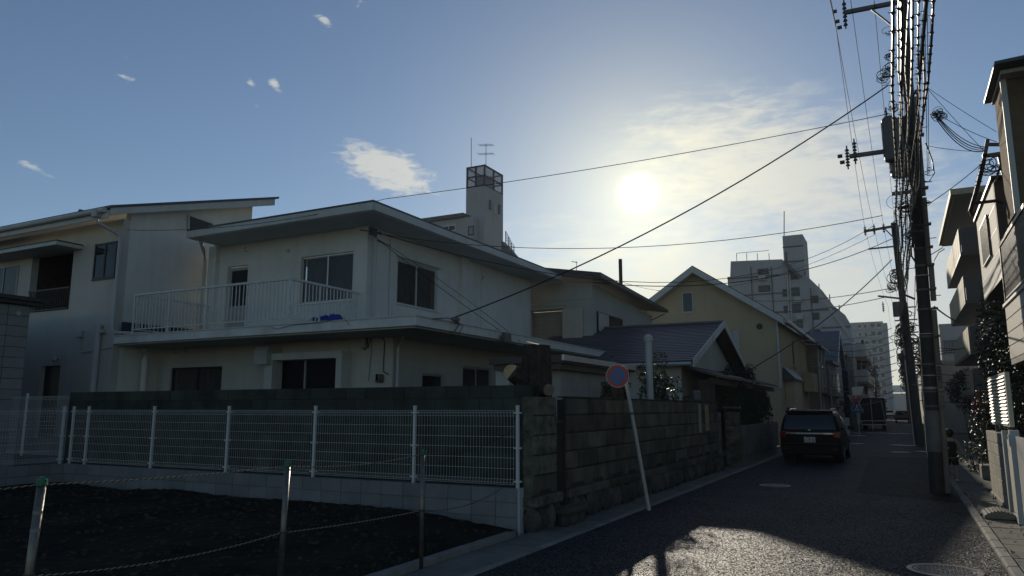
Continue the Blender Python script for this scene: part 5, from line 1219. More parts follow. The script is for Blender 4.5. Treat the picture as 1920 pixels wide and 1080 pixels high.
# ------------------------------------------------------------------ utility poles
m_cable = mat('black_cable_glossy', (.02, .02, .021), .42, .1, 20, 0, 60, .3)
pole = thing('utility_pole', (.55, 17.9, 0), 'nearest concrete utility pole with a grey cable guard, transformers and masses of cables', 'utility pole')
def pc(z): return Vector((.53 + .016 * z, 17.9, z))       # the pole leans slightly
def prr(z): return .142 - .004 * z
part('shaft', MB().tube([pc(0), pc(3), pc(6), pc(11.2)], [prr(0), prr(3), prr(6), prr(11.2)], 20), m_polec, pole, smooth=False)
part('anti_poster_sheet', MB().tube([pc(.82), pc(1.66)], [prr(.8) + .012, prr(1.66) + .012], 20), m_polegrey, pole)
gd = MB()
for a, b, o_ in ((.0, 2.55, 0), (2.62, 3.75, .0), (3.95, 4.7, .012), (4.74, 6.2, -.02), (6.25, 8.5, -.03)):
    p, q = pc(a) + Vector((prr(a) + .045 + o_, -.05, 0)), pc(b) + Vector((prr(b) + .045 + o_, -.05, 0)); gd.tube([p, q], .056, 10)
part('cable_guard', gd, m_guard, pole)
for z in (.9, 1.75, 2.05, 2.62, 3.2, 3.78, 4.2, 4.72, 5.1, 5.6, 6.4, 7.6, 8.6):
    c = pc(z); part('band', MB().tube([c - Vector((0, 0, .018)), c + Vector((0, 0, .018))], prr(z) + .012, 20).box(c.x + prr(z), c.y - .2, z - .018, c.x + prr(z) + .12, c.y - .02, z + .018), m_gear, pole)
for z in (2.1, 2.13, 2.38, 3.25, 4.5): c = pc(z); part('tie_wire', MB().tube([c, c + Vector((0, 0, .012))], prr(z) + .016, 20), m_alu, pole)
for k in range(12):
    z = 2.2 + k * .62; c = pc(z); s = 1 if k % 2 else -1
    part('step_bolt', MB().tube([c + Vector((s * prr(z), -.05, 0)), c + Vector((s * (prr(z) + .2), -.05, 0))], .009, 5), m_gear, pole)
c = pc(2.78); part('number_plate', MB().box(c.x + .14, c.y - .125, 1.98, c.x + .24, c.y - .11, 2.1), mat('pale_yellow_tape', (.35, .33, .2), .7, .2, 20), pole)
tx = MB()
for k, z in enumerate((2.55, 2.48, 2.41, 2.35, 2.3)):
    c = pc(z); tx.box(c.x + .145, c.y - .118, z, c.x + .145 + (.08, .05, .07, .08, .08)[k], c.y - .110, z + .012); tx.box(c.x + .17, c.y - .118, z - .03, c.x + .185, c.y - .110, z + .03 if k < 2 else z + .015)
part('stencil_lettering', tx, m_ink, pole, kind='stuff')
# crossarms
def arm(z, x0, x1, y=17.72, w=.085, tilt=0.0): return MB().bar((x0, y, z + tilt), (x1, y, z), w)
ta0, ta1 = gy(1582, 24, 17.7), gy(1690, 3, 17.7)
part('crossarm', MB().bar(ta0, ta1, .085), m_gear, pole)
part('arm_brace', MB().bar(gy(1632, 16, 17.7), gy(1678, 52, 17.7), .035), m_gear, pole)
part('crossarm', arm(7.32, -.62, .6, 17.72, .085), m_gear, pole)
part('crossarm', arm(6.33, .16, .6, 17.7, .07), m_gear, pole)
part('crossarm', arm(6.0, .24, .6, 17.7, .06), m_gear, pole)
part('crossarm', arm(5.45, .40, .7, 17.7, .03), m_gear, pole)
part('light_bracket', MB().tube([pc(4.95) + Vector((.2, 0, 0)), pc(5.05) + Vector((.42, 0, .03)), pc(5.05) + Vector((.46, 0, 0)), pc(4.98) + Vector((.34, 0, 0)), pc(4.8) + Vector((.24, 0, 0))], .01, 5), m_gear, pole)
def insul(mb, c, h=.32, r=.05, n=6):
    c = Vector(c)
    for k in range(n): mb.tube([c + Vector((0, 0, h * k / n)), c + Vector((0, 0, h * (k + .55) / n))], [r, r * .6], 10)
    return mb.tube([c - Vector((0, 0, .08)), c + Vector((0, 0, h + .05))], .018, 6)
for x, z, h in ((-.66, 7.10, .42), (-.50, 7.2, .46), (ta0.x + .02, ta0.z - .32, .62)):
    part('insulator', insul(MB(), (x, 17.7, z), h), m_ins, pole)
for x, z in ((ta0.x - .16, ta0.z + .08), (ta0.x - .12, ta0.z - .18), (ta0.x - .08, ta0.z - .34), (-.78, 7.35), (-.74, 7.2)):
    part('insulator', MB().tube([(x - .08, 17.7, z), (x + .02, 17.7, z)], .045, 8), m_ins, pole)
for (x, y, z0, z1, r) in ((.235, 17.62, 7.05, 8.0, .16), (.38, 17.9, 6.75, 7.7, .2), (.52, 18.1, 7.1, 8.1, .2)):
    tr_ = part('transformer', MB().tube([(x, y, z0), (x, y, z0 + .04), (x, y, z1), (x, y, z1 + .06)], [r * .9, r, r, r * .7], 20), m_gear, pole)
    fins = MB()
    for k in range(12):
        a = 2 * math.pi * k / 12; fins.box(x + r * math.cos(a) - .012, y + r * math.sin(a) - .012, z0 + .1, x + r * math.cos(a) + .012, y + r * math.sin(a) + .012, z1 - .05)
    part('cooling_fin', fins, m_gear, tr_); part('bushing', insul(MB(), (x - .05, y, z1 + .08), .16, .03, 4), m_ins, tr_)
random.seed(9)
def tangle(c, r, n, th=.006, stretch=(1, .6, 1)):
    mb = MB()
    for k in range(n):
        a0 = random.uniform(0, 6.28); R0 = r * random.uniform(.3, 1); o = Vector([random.uniform(-r, r) * .5 * s for s in stretch])
        tiltv = random.uniform(-1.2, 1.2); L_ = random.uniform(2.5, 6.5); P = []
        for j in range(12):
            a = a0 + L_ * j / 11; P.append(Vector(c) + o + Vector((R0 * math.cos(a) * stretch[0], R0 * math.sin(a) * math.sin(tiltv) * stretch[1], R0 * math.sin(a) * math.cos(tiltv) * stretch[2])))
        mb.tube(P, th * random.uniform(.7, 1.5), 5)
    return mb
for (px, py, r, n) in ((1660, 142, .15, 18), (1668, 128, .13, 14), (1668, 105, .11, 12), (1672, 60, .14, 8), (1676, 200, .13, 8), (1757, 213, .13, 18), (1766, 218, .1, 8), (1700, 395, .2, 10), (1708, 440, .18, 10), (1690, 380, .2, 8), (1738, 320, .12, 4), (1740, 380, .06, 4)):
    part('cable_coil', tangle(gy(px, py, 17.55), r, n), m_cable, pole, kind='stuff')
dr_ = MB()
for k in range(9):
    z1 = random.uniform(5.5, 7.8); dx = random.uniform(-.16, .05)
    P = [pc(z) + Vector((dx + .03 * math.sin(z * 3 + k), -prr(z) - .03 - .02 * (k % 3), 0)) for z in [5.1 + (z1 + 1.5 - 5.1) * j / 10 for j in range(11)]]
    dr_.tube(P, .010 + .004 * (k % 3), 6)
part('riser_cables', dr_, m_cable, pole, kind='stuff')
part('cable_loop', MB().tube([gy(1736, 268, 17.6), gy(1748, 300, 17.6), gy(1752, 325, 17.6), gy(1742, 341, 17.6), gy(1733, 340, 17.6)], .014, 6), m_cable, pole)
part('drop_loop', MB().tube([gy(1715, 455, 17.6), gy(1708, 462, 17.6), gy(1709, 480, 17.6), gy(1717, 492, 17.6)], .02, 6), m_cable, pole)

pole2 = thing('utility_pole', (.65, 40, 0), 'second concrete utility pole along the street, left of the nearest one and leaning', 'utility pole')
def pc2(z): return Vector((.66 - .031 * z, 40, z))
part('shaft', MB().tube([pc2(0), pc2(5), pc2(10.7)], [.21, .17, .12], 14), m_polec, pole2)
part('conduit', MB().tube([pc2(0) + Vector((-.24, -.05, 0)), pc2(6) + Vector((-.2, -.05, 0))], .03, 6), m_alu, pole2)
for (px, py, px2, py2, w) in ((1620, 434, 1676, 424, .11), (1628, 467, 1677, 462, .07), (1646, 555, 1690, 560, .08)):
    p, q = gy(px, py, 39.75), gy(px2, py2, 39.75); part('crossarm', MB().bar(p, q, w), m_gear, pole2)
for px, py in ((1622, 432), (1639, 430), (1657, 427)): p = gy(px, py, 39.7); part('insulator', insul(MB(), p - Vector((0, 0, .2)), .4, .07, 5), m_ins, pole2)
p, q = gy(1645, 545, 39.7), gy(1652, 575, 39.7)
part('brace', MB().bar(gy(1660, 430, 39.75), gy(1676, 446, 39.75), .05), m_gear, pole2)
p = gy(1681, 578, 39.6); part('transformer', MB().tube([p - Vector((0, 0, .4)), p + Vector((0, 0, .3))], .17, 14), m_gear, pole2)
p = gy(1656, 575, 39.7); part('lightning_arrester', insul(MB(), p - Vector((0, 0, .2)), .4, .06, 4), m_ins, pole2)
for (px, py, r, n) in ((1680, 525, .3, 16), (1672, 540, .22, 14), (1678, 510, .2, 8), (1692, 620, .24, 16), (1688, 645, .22, 14), (1684, 632, .3, 8), (1690, 670, .2, 10), (1702, 590, .3, 6), (1680, 420, .16, 8)):
    part('cable_coil', tangle(gy(px, py, 39.6), r, n, .014), m_cable, pole2, kind='stuff')
part('splice_closure', MB().tube([gy(1697, 553, 39.5), gy(1716, 561, 39.5)], .05, 8), m_gear, pole2)
for k, (x, y, lab) in enumerate(((.95, 66, 'third utility pole further along the right side of the street'), (.9, 92, 'fourth utility pole seen small beyond the third'), (-3.6, 100, 'distant utility pole on the left side near the tall apartments'), (-3.5, 135, 'most distant utility pole on the left side of the street'), (.9, 130, 'farthest utility pole on the right side of the street'))):
    t = thing('utility_pole', (x, y, 0), lab, 'utility pole')
    part('shaft', MB().tube([(x, y, 0), (x, y, 10)], .18, 8, .12), m_polec, t)
    for z in (9.6, 8.6, 7.6): part('crossarm', MB().bar((x - .9, y, z), (x + .7, y, z + .03), .1), m_gear, t)
    part('transformer', MB().tube([(x - .4, y, 6.6), (x - .4, y, 7.4)], .25, 8), m_gear, t)
    for z in (4.6, 5.4, 6.0, 7.0, 8.0): part('cable_coil', tangle((x, y - .3, z), .7, 14, .03), m_cable, t, kind='stuff')

# ------------------------------------------------------------------ cables
def catenary(P, Q, sag, n=18):
    P, Q = Vector(P), Vector(Q); return [P.lerp(Q, i / n) - Vector((0, 0, sag * 4 * (i / n) * (1 - i / n))) for i in range(n + 1)]
def cable(label, pts, r, ties=0, group='cables running along the street', m=None, cat='cable', n=6, name='overhead_cable'):
    mb = MB().tube(pts, r, n)
    o = solo(name, mb, m or m_cable, label, cat, group)
    if ties:
        tb_ = MB(); L_ = 0; nxt = .2; rj = random.Random(int(r * 1e5)); Vp = [Vector(p) for p in pts]
        for a, b in zip(Vp, Vp[1:]):
            d = b - a; ln = d.length; t = d.normalized(); s = t.cross(Vector((0, 0, 1))).normalized()
            while nxt < L_ + ln:
                if a.lerp(b, (nxt - L_) / ln).y < 45:
                    c = a.lerp(b, (nxt - L_) / ln); rr2 = r + .006
                    tb_.tube([c - t * .008, c + t * .008], rr2 + .003, 6)
                    tb_.bar(c - s * rr2, c - s * (rr2 + .02) + Vector((0, 0, .012)), .006)
                nxt += ties * rj.uniform(.6, 1.5)
            L_ += ln
        part('hanger_ring', tb_, m_gear, o, kind='stuff')
    return o
runs = [(1682, .015, .30), (1687, .009, .33), (1691, .020, .36), (1697, .010, .28), (1701, .017, .40), (1706, .008, .26), (1709, .019, .33), (1715, .011, .38), (1719, .015, .28)]
lab_k = ['thick black cable hung along the street in the bundle beside the nearest pole']
for i, (px, r, tie) in enumerate(runs):
    z = 5.55 + .28 * (i % 5) + .1 * math.sin(i * 2.1)
    A = gy(px, 420 + (z - 5.6) * -75, 17.5)
    X, Z = A.x, A.z
    near = Vector((X - .05 + .05 * math.sin(i * 2.3), -13, Z + .1)); far = Vector((.30 + .05 * math.sin(i * 3), 39.6, 5.9 + .2 * (i % 4)))
    sag = .30 + .1 * math.sin(i * 1.7)
    pts = catenary(near, A, sag, 22) + catenary(A, far, sag * .8, 12)[1:]
    # small wobble so that the bundle is not ruled
    pts = [p + Vector((.022 * math.sin(p.y * 1.1 + i * 2) + .01 * math.sin(p.y * 3.1 + i), 0, .03 * math.cos(p.y * .9 + i * 1.7))) for p in pts]
    pts += catenary(far, (.75, 65.9, 6.2 + .1 * (i % 4)), .4, 8)[1:] + catenary((.75, 65.9, 6.2 + .1 * (i % 4)), (.8, 130, 6.4), .6, 8)[1:]
    cable(('black cable at the left edge of the bundle hung past the nearest pole', 'thin cable second from the left in the bundle past the nearest pole', 'thick cable third from the left in the bundle past the nearest pole', 'thin cable fourth from the left in the bundle past the nearest pole', 'thick cable in the middle of the bundle past the nearest pole', 'thin cable just right of the middle of the bundle past the nearest pole', 'thick cable third from the right in the bundle past the nearest pole', 'thin cable second from the right in the bundle past the nearest pole', 'cable at the right edge of the bundle hung past the nearest pole')[i], pts, r, tie, group='bundled cables along the street')
# high voltage lines
for i, (x1, y1, x2, y2, x3, y3) in enumerate(((1566, 40, 1600, 290, 1622, 430), (1569, 60, 1607, 290, 1639, 428), (1598, 20, 1621, 290, 1657, 425), (1640, 12, 1652, 290, 1676, 405))):
    A = gy(x1, y1, 17.6); B = gy(x3, y3, 39.7)
    nearp = A + (A - B) * .0; nearp = Vector((A.x - .35, -13, A.z - .1))
    pts = catenary(nearp, A, .25, 14) + catenary(A, B, .35, 14)[1:] + catenary(B, (B.x + .6, 66, 9.8), .4, 8)[1:] + catenary((B.x + .6, 66, 9.8), (B.x + .6, 130, 9.8), .8, 8)[1:]
    cable(('leftmost high voltage wire on the crossarms high above the street', 'high voltage wire second from the left on the crossarms', 'high voltage wire third from the left on the crossarms', 'high voltage wire nearest the pole on the crossarms')[i], pts, .007, group='high voltage wires', m=m_wire)
for i, (x1, x2) in enumerate(((1738, 1742), (1733, 1739))):
    cable(('thin twisted wire right of the cable bundle, outer one', 'thin twisted wire right of the cable bundle, inner one')[i], [gy(x1, -40, 14), gy((x1 + x2) / 2, 150, 15.5), gy(x2, 330, 17.4)], .006, group='thin wires beside the nearest pole')
for (x1, y1, x2, y2) in ((1701, 330, 1701, 700), (1716, 520, 1712, 690), (1722, 540, 1709, 640)):
    A, B = gy(x1, y1, 30), gy(x2, y2, 60); cable('thin wire seen between the two nearest poles, ' + {1701: 'leftmost', 1716: 'middle one', 1722: 'rightmost'}[x1], catenary(A, B, .05, 8), .012, group='thin wires between the poles')
cable('long diagonal cable from the nearest pole down to the corner slab of the white house', catenary(gy(1665, 160, 17.6), gx(845, 598, -8.62), .42), .016, .0, 'service drops to the white house')
cable('long nearly level wire from the nearest pole past the roof tower to the left house', catenary(gy(1668, 213, 17.6), gx(722, 373, -10.9), .12) , .008, 0, 'service drops to the white house')
cable('faint wire across the side wall of the left house', catenary(gx(722, 373, -10.9), gx(238, 431, -18.3), .25), .007, 0, 'service drops to the white house')
cable('wire from the nearest pole to the wall bracket under the white house roof', catenary(gy(1655, 404, 17.6), gy(707, 438, 14.7), .55), .008, 0, 'service drops to the white house')
cable('lower wire from the nearest pole to the wall bracket of the white house', catenary(gy(1640, 422, 39.6), gy(707, 436, 14.7), 2.0), .012, 0, 'service drops to the white house')
cable('wire running from the wall bracket down to the slab edge, upper of two', catenary(gy(704, 445, 14.6), gx(945, 625, -8.62), .05), .008, 0, 'house wires')
cable('wire running from the wall bracket across the side window to the slab', catenary(gy(700, 443, 14.6), gx(975, 640, -8.62), -.1), .006, 0, 'house wires')
cable('dark cable from the second pole down to the porch of the slate roof house', catenary(gy(1672, 487, 39.6), gx(1408, 692, -5.3), .35), .022, 0, 'service drops from the second pole')
cable('cable from the second pole to the yellow house gable', catenary(gy(1672, 448, 39.6), gx(1112, 530, -10.0), .9), .018, 0, 'service drops from the second pole')
cable('upper wire from the second pole to the roofs behind the yellow house', catenary(gy(1668, 541, 39.6), gy(1385, 562, 50), .3), .018, 0, 'service drops from the second pole')
cable('lower wire from the second pole to the roofs behind the yellow house', catenary(gy(1665, 556, 39.6), gy(1405, 583, 50), .3), .018, 0, 'service drops from the second pole')
cable('thin wire from the second pole crossing the sky over the beige house', catenary(gy(1640, 440, 39.6), gy(1230, 545, 45), .9), .010, 0, 'service drops from the second pole')
cable('thin wire over the beige house roof', catenary(gy(1250, 546, 45), gy(1165, 528, 40), .1), .010, 0, 'service drops from the second pole')
random.seed(31)
ORD = ('first', 'second', 'third', 'fourth', 'fifth', 'sixth', 'seventh', 'eighth', 'ninth', 'tenth', 'eleventh')
for k in range(11):
    a = gy(1672 + random.uniform(0, 10), 615 + k * 13, 65.7); b = gx(1500 + random.uniform(-10, 60) + k * 5, 640 + k * 11 + random.uniform(-8, 8), -4.4)
    cable('thin service wire from the third pole to the left houses, ' + ORD[k] + ' from the top', catenary(a, b, .35, 10), .026, 0, 'service wires across the far street')
for k in range(7):
    a = gy(1700, 640 + k * 18, 45); b = gy(1800 + 10 * k, 645 + k * 17 + random.uniform(-10, 10), 44)
    cable('thin service wire to the right side buildings, ' + ORD[k] + ' from the top', catenary(a, b, .1, 8), .02, 0, 'service wires to the right side')
cable('black cable from the nearest pole down to the first balcony building', catenary(gy(1752, 575, 17.8), gx(1818, 606, 3.1), .15), .018, 0, 'service wires to the right side')
# right bracket with its wires
wb = thing('wall_bracket', (2.0, 17.2, 6.4), 'dark steel cable bracket arm beside the stone sided house, with a bundle hanging from it', 'bracket')
Y_ = 17.2
part('arm', MB().bar(gy(1842, 293, Y_), gy(1908, 284, Y_), .07), m_gear, wb)
part('arm', MB().bar(gy(1852, 271, Y_), gy(1875, 271, Y_), .06), m_gear, wb)
part('upright', MB().bar(gy(1852, 262, Y_), gy(1845, 300, Y_), .07), m_gear, wb)
part('strut', MB().bar(gy(1890, 262, Y_), gy(1866, 342, Y_), .04).bar(gy(1872, 290, Y_), gy(1884, 342, Y_), .05).bar(gy(1878, 300, Y_), gy(1918, 330, Y_), .035), m_gear, wb)
part('cable_bundle', tangle(gy(1860, 312, Y_), .2, 14, .008).tube([gy(1845, 300, Y_), gy(1838, 330, Y_), gy(1829, 365, Y_), gy(1820, 395, Y_), gy(1824, 405, Y_)], .045, 7), m_cable, wb, kind='stuff')
tw_ = MB()
for k in range(16):
    a = gy(1845 - k * 1.6, 300 + k * 6.4, Y_); tw_.bar(a - Vector((.09 * random.uniform(.4, 1), 0, .03)), a + Vector((.09 * random.uniform(.4, 1), 0, .05)), .012)
part('hanger_ring', tw_, m_gear, wb, kind='stuff')
part('horizontal_conduit', MB().tube([gy(1826, 381, Y_), gy(1870, 376, Y_), gy(1884, 381, Y_), gy(1889, 400, Y_), gy(1893, 470, Y_)], .035, 7), m_cap, wb)
for wi_, (x1, y1, x2, y2, sg_, r) in enumerate(((1737, 163, 1868, 247, .02, .006), (1738, 165, 1845, 283, .02, .006), (1752, 210, 1868, 266, .05, .007), (1754, 213, 1848, 276, .16, .009), (1756, 216, 1846, 278, .20, .011), (1756, 219, 1846, 281, .22, .009), (1755, 222, 1846, 283, .25, .011), (1738, 273, 1840, 284, .03, .006), (1742, 382, 1842, 306, .03, .008))):
    cable('wire from the nearest pole to the steel wall bracket, ' + ORD[wi_] + ' from the top', catenary(gy(x1, y1, 17.6), gy(x2, y2, 17.2), sg_, 12), r, 0, 'wires to the wall bracket')

# ------------------------------------------------------------------ no parking sign
sg_ = thing('road_sign', (-3.91, 12.56, 0), 'leaning round no parking sign, blue with a red rim and slash, beside the stone wall', 'road sign')
B0, T0 = g0(1217, 957), gy(1169, 688, 12.56)
part('pole', MB().tube([B0, T0], .033, 14), mat('grey_sign_pole', (.42, .42, .40), .45, .2, 9, .05, 60, .4, streak=.3), sg_)
part('pole_collar', MB().tube([B0.lerp(T0, .655), B0.lerp(T0, .675)], .038, 14), m_gear, sg_)
part('pole_cap', MB().tube([T0, T0 + (T0 - B0).normalized() * .02], .036, 14), m_trim, sg_)
cC = gy(1158, 705, 12.42); nrm = (Vector((0, 0, 1.7)) - cC); nrm.z = 0; nrm = (nrm.normalized() + Vector((.12, 0, .02))).normalized()
ax_ = nrm.cross(Vector((0, 0, 1))).normalized() * -1; ay_ = ax_.cross(nrm) * -1
if ay_.z < 0: ay_ = -ay_
lean = math.atan2((T0 - B0).dot(ax_), (T0 - B0).z); ca, sa = math.cos(-lean * .9), math.sin(-lean * .9); ax_, ay_ = ax_ * ca + ay_ * sa, ay_ * ca - ax_ * sa
def disc_(r0, r1, off, n=44, th=.0):
    mb = MB(); vs = []
    for k in range(n):
        a = 2 * math.pi * k / n; d = ax_ * math.cos(a) + ay_ * math.sin(a)
        vs += [cC + d * r0 + nrm * off, cC + d * r1 + nrm * off]
    if r0 == 0: return mb.add([v for v in vs[1::2]], [tuple(range(n))])
    return mb.add(vs, [(2 * k, 2 * k + 1, 2 * ((k + 1) % n) + 1, 2 * ((k + 1) % n)) for k in range(n)])
plate = MB(); n = 44; a_ = [cC + (ax_ * math.cos(2 * math.pi * k / n) + ay_ * math.sin(2 * math.pi * k / n)) * .2 for k in range(n)]; plate.prism(a_, tuple(nrm * .006))
pt0 = part('sign_plate', plate, m_white, sg_)
part('red_rim', disc_(.137, .193, .0085), m_red, pt0); part('blue_face', disc_(0, .137, .0075), m_blue, pt0)
d1 = (ax_ * 1 - ay_ * 1).normalized(); d2 = nrm.cross(d1); s_ = MB(); e1 = cC + nrm * .0095
part('red_slash', s_.add([e1 - d1 * .14 - d2 * .0135, e1 + d1 * .14 - d2 * .0135, e1 + d1 * .14 + d2 * .0135, e1 - d1 * .14 + d2 * .0135], [(0, 1, 2, 3)]), m_red, pt0)
part('bracket', MB().bar(cC - nrm * .002, gy(1171, 705, 12.56), .04), m_steel, sg_)

# ------------------------------------------------------------------ rope barrier at the edge of the lot
m_y = mat('yellow_rope_strand', (.42, .39, .27), .8, .25, 30, .3, 200); m_k = mat('black_rope_strand', (.02, .02, .018), .85, .2, 30, .3, 200)
posts = []
for k, (x, y, zt, dx, dy, lab, r) in enumerate(((-5.24, 3.13, 1.195, -.035, -.03, 'steel rope post with a green cap at the left, nearest the camera', .029), (-5.04, 5.23, 1.185, -.03, 0, 'middle steel rope post with a green cap, in front of the white fence', .026), (-4.72, 6.95, 1.21, .005, 0, 'steel rope post on the right, nearest the lot kerb', .024))):
    t = thing('rope_post', (x, y, 0), lab, 'rope post', 'rope barrier posts')
    top = Vector((x, y, zt)); bot = Vector((x + dx, y + dy, 0))
    part('tube', MB().tube([bot, top], r, 18), m_steel, t, smooth=True)
    cp = part('cap', MB().tube([top - Vector((0, 0, .012)), top + Vector((0, 0, .03))], r + .006, 18).box(x - .02, y - .012, zt + .03, x + .02, y + .012, zt + .045), m_green, t)
    part('rope_hook', MB().tube([top + Vector((r, -.01, .0)), top + Vector((r + .022, -.01, .005)), top + Vector((r + .03, -.01, .03))], .006, 6).tube([top + Vector((-r - .02, -.01, -.01)), top + Vector((-r, -.01, -.015))], .008, 6), m_green, t)
    mid = bot.lerp(top, .50); part('ring', MB().tube([mid - Vector((0, 0, .012)), mid + Vector((0, 0, .012))], r + .006, 18), m_cap, t)
    if k == 0:
        for f in (.84, .745): q = bot.lerp(top, f); part('tape_band', MB().tube([q - Vector((0, 0, .012)), q + Vector((0, 0, .012))], r + .002, 18), mat('old_tape', (.3, .28, .25), .7, .3, 30), t)
    posts.append((top, mid))
def rope(label, paths, r=.0036):
    t = thing('rope', paths[0][0], label, 'rope', 'yellow and black barrier ropes'); ph = 0
    for s_i, m_ in ((0, m_y), (math.pi, m_k)):
        mb = MB()
        for pts in paths:
            V = [Vector(p) for p in pts]; L_ = 0; P = []
            for a, b in zip(V, V[1:]):
                ln = (b - a).length; k = max(2, int(ln / .012)); u = (b - a).normalized(); s = u.cross(Vector((0, 0, 1))).normalized(); w = s.cross(u)
                for j in range(k):
                    ph_ = (L_ + ln * j / k) / .05 * 2 * math.pi + s_i
                    P.append(a.lerp(b, j / k) + s * math.cos(ph_) * r * .8 + w * math.sin(ph_) * r * .8)
                L_ += ln
            mb.tube(P, r, 5, cap=False)
        part('strand', mb, m_, t)
    return t
left = Vector((-5.6, 1.0, 1.18))
tops = [p[0] + Vector((0, -.03, -.005)) for p in posts]; mids = [p[1] + Vector((0, -.03, 0)) for p in posts]
rope('upper twisted yellow and black rope strung between the steel posts', [catenary(left, tops[0], .03, 10), catenary(tops[0], tops[1], .02, 12), catenary(tops[1], tops[2], .05, 12)])
rope('lower twisted yellow and black rope strung between the steel posts', [catenary(Vector((-5.7, 1.0, .55)), mids[0] , .03, 10), catenary(mids[0], mids[1], .06, 12), catenary(mids[1], mids[2], .015, 12)])
cable('thin dark cord from the right rope post to the fence end, upper', catenary(tops[2], (-4.88, 9.45, 1.42), .12, 8), .003, 0, 'cords to the fence end', cat='cord', name='cord', m=m_k)
cable('thin dark cord from the right rope post to the fence end, lower', catenary(mids[2], (-4.88, 9.45, .72), .12, 8), .003, 0, 'cords to the fence end', cat='cord', name='cord', m=m_k)

# ------------------------------------------------------------------ parked minivan
car = thing('parked_minivan', (-2.62, 27.5, 0), 'black minivan parked at the left side of the road, seen from behind', 'car')
CX, CY = -2.62, 25.35; HW = .90
def loft(stations, mb, n):
    vs = []
    for st in stations: vs += st
    fs = [(k * n + j, k * n + (j + 1) % n, (k + 1) * n + (j + 1) % n, (k + 1) * n + j) for k in range(len(stations) - 1) for j in range(n)]
    fs += [tuple(range(n))[::-1], tuple(range((len(stations) - 1) * n, len(stations) * n))]
    return mb.add(vs, fs)
def ring(y, zb, wb_, zs_, ws_, zt_, wt_):
    # y, bottom z & half width, shoulder z & half width, top z & half width
    P = [(-wb_ * .92, zb), (-wb_, zb + .12), (-ws_, zs_ * .55 + zb * .45), (-ws_ * .99, zs_), (-(wt_ + ws_) / 2, (zs_ + zt_) / 2), (-wt_, zt_ - .07), (-wt_ * .88, zt_), (0, zt_ + .015)]
    P = P + [(-x, z) for x, z in P[-2::-1]]
    return [(CX + x, CY + y, z) for x, z in P]
st_ = [ring(.0, .30, .84, .93, .86, .98, .82), ring(.03, .24, .88, .97, .89, 1.06, .83), ring(.09, .24, .90, 1.0, .90, 1.34, .80), ring(.20, .22, .90, 1.0, .90, 1.58, .75), ring(.42, .22, .9, 1.0, .9, 1.63, .74),
       ring(1.5, .22, .9, .99, .9, 1.66, .74), ring(2.6, .22, .9, .97, .9, 1.63, .72), ring(3.2, .22, .9, .93, .89, 1.36, .68), ring(3.75, .22, .9, .90, .87, .98, .74), ring(4.4, .24, .88, .78, .84, .84, .7), ring(4.72, .3, .78, .6, .74, .66, .6)]
body = part('body', loft(st_, MB(), 15), m_carblack, car, smooth=True)
md = body.modifiers.new('bevel', 'SUBSURF'); md.levels = 1; md.render_levels = 2
# wheel arches
def circ(y, x0, x1, r, z=.32, n=24): return MB().tube([(x0, CY + y, z), (x1, CY + y, z)], r, n)
for y in (.95, 3.8):
    for s in (-1, 1):
        xo = CX + s * .905
        part('wheel_arch', circ(y, CX + s * .6, CX + s * .892, .37), m_carplastic, car)
        w_ = part('wheel', circ(y, xo - s * .22, xo, .325), m_tyre, car); part('rim', circ(y, xo - s * .05, xo + s * .006, .2), m_alu, w_)
# rear glass and trims, all proud of the body
rg = MB(); gl = []
def rearpt(x, t, off=.02):      # t from bottom (0) to top (1) of hatch glass
    z = 1.05 + t * .45; yy = .02 + (t ** 1.3) * .13 - off; w = .77 - .08 * t
    return (CX + x * w, CY + yy - (1 - abs(x)) * .03, z)
vs = [rearpt(x, t) for t in (0, .25, .5, .75, 1) for x in (-1, -.6, -.2, .2, .6, 1)]
rg.add(vs, [(r * 6 + c_, r * 6 + c_ + 1, (r + 1) * 6 + c_ + 1, (r + 1) * 6 + c_) for r in range(4) for c_ in range(5)])
part('rear_window', rg, m_carglass, car, smooth=True)
part('roof_spoiler', MB().bev(CX - .70, CY + .10, 1.57, CX + .70, CY + .45, 1.64, .02), m_carblack, car)
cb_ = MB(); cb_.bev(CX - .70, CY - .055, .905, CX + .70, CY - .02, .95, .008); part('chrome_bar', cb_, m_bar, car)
for s in (-1, 1):
    part('tail_lamp', MB().bev(CX + s * .70 if s > 0 else CX - .89, CY - .035, .80, CX + .89 if s > 0 else CX - .70, CY + .12, .985, .015), m_tail, car)
    part('clear_lens', MB().bev(min(CX + s * .40, CX + s * .695), CY - .06, .90, max(CX + s * .40, CX + s * .695), CY - .02, .955, .006), m_chrome, car)
    part('reflector', MB().box(min(CX + s * .66, CX + s * .80), CY - .075, .44, max(CX + s * .66, CX + s * .80), CY - .06, .47), m_tail, car)
part('bumper', MB().bev(CX - .86, CY - .07, .26, CX + .86, CY + .1, .60, .05), m_carblack, car)
part('bumper_line', MB().box(CX - .85, CY - .072, .605, CX + .85, CY + .05, .62), m_carplastic, car)
npl = part('number_plate', MB().box(CX - .165, CY - .085, .655, CX + .165, CY - .072, .82), m_plate, car)
tx = MB()
def seg(pts, w=.017):
    for a, b in zip(pts, pts[1:]): tx.bar((CX + a[0], CY - .0865, a[1]), (CX + b[0], CY - .0865, b[1]), w, .002) if False else tx.add(
        (lambda p, q, n_: [(p[0] - n_[0], CY - .087, p[1] - n_[1]), (q[0] - n_[0], CY - .087, q[1] - n_[1]), (q[0] + n_[0], CY - .087, q[1] + n_[1]), (p[0] + n_[0], CY - .087, p[1] + n_[1])])(
            (CX + a[0], a[1]), (CX + b[0], b[1]), (-(b[1] - a[1]) / math.hypot(b[0] - a[0], b[1] - a[1]) * w / 2, (b[0] - a[0]) / math.hypot(b[0] - a[0], b[1] - a[1]) * w / 2)), [(0, 1, 2, 3)])
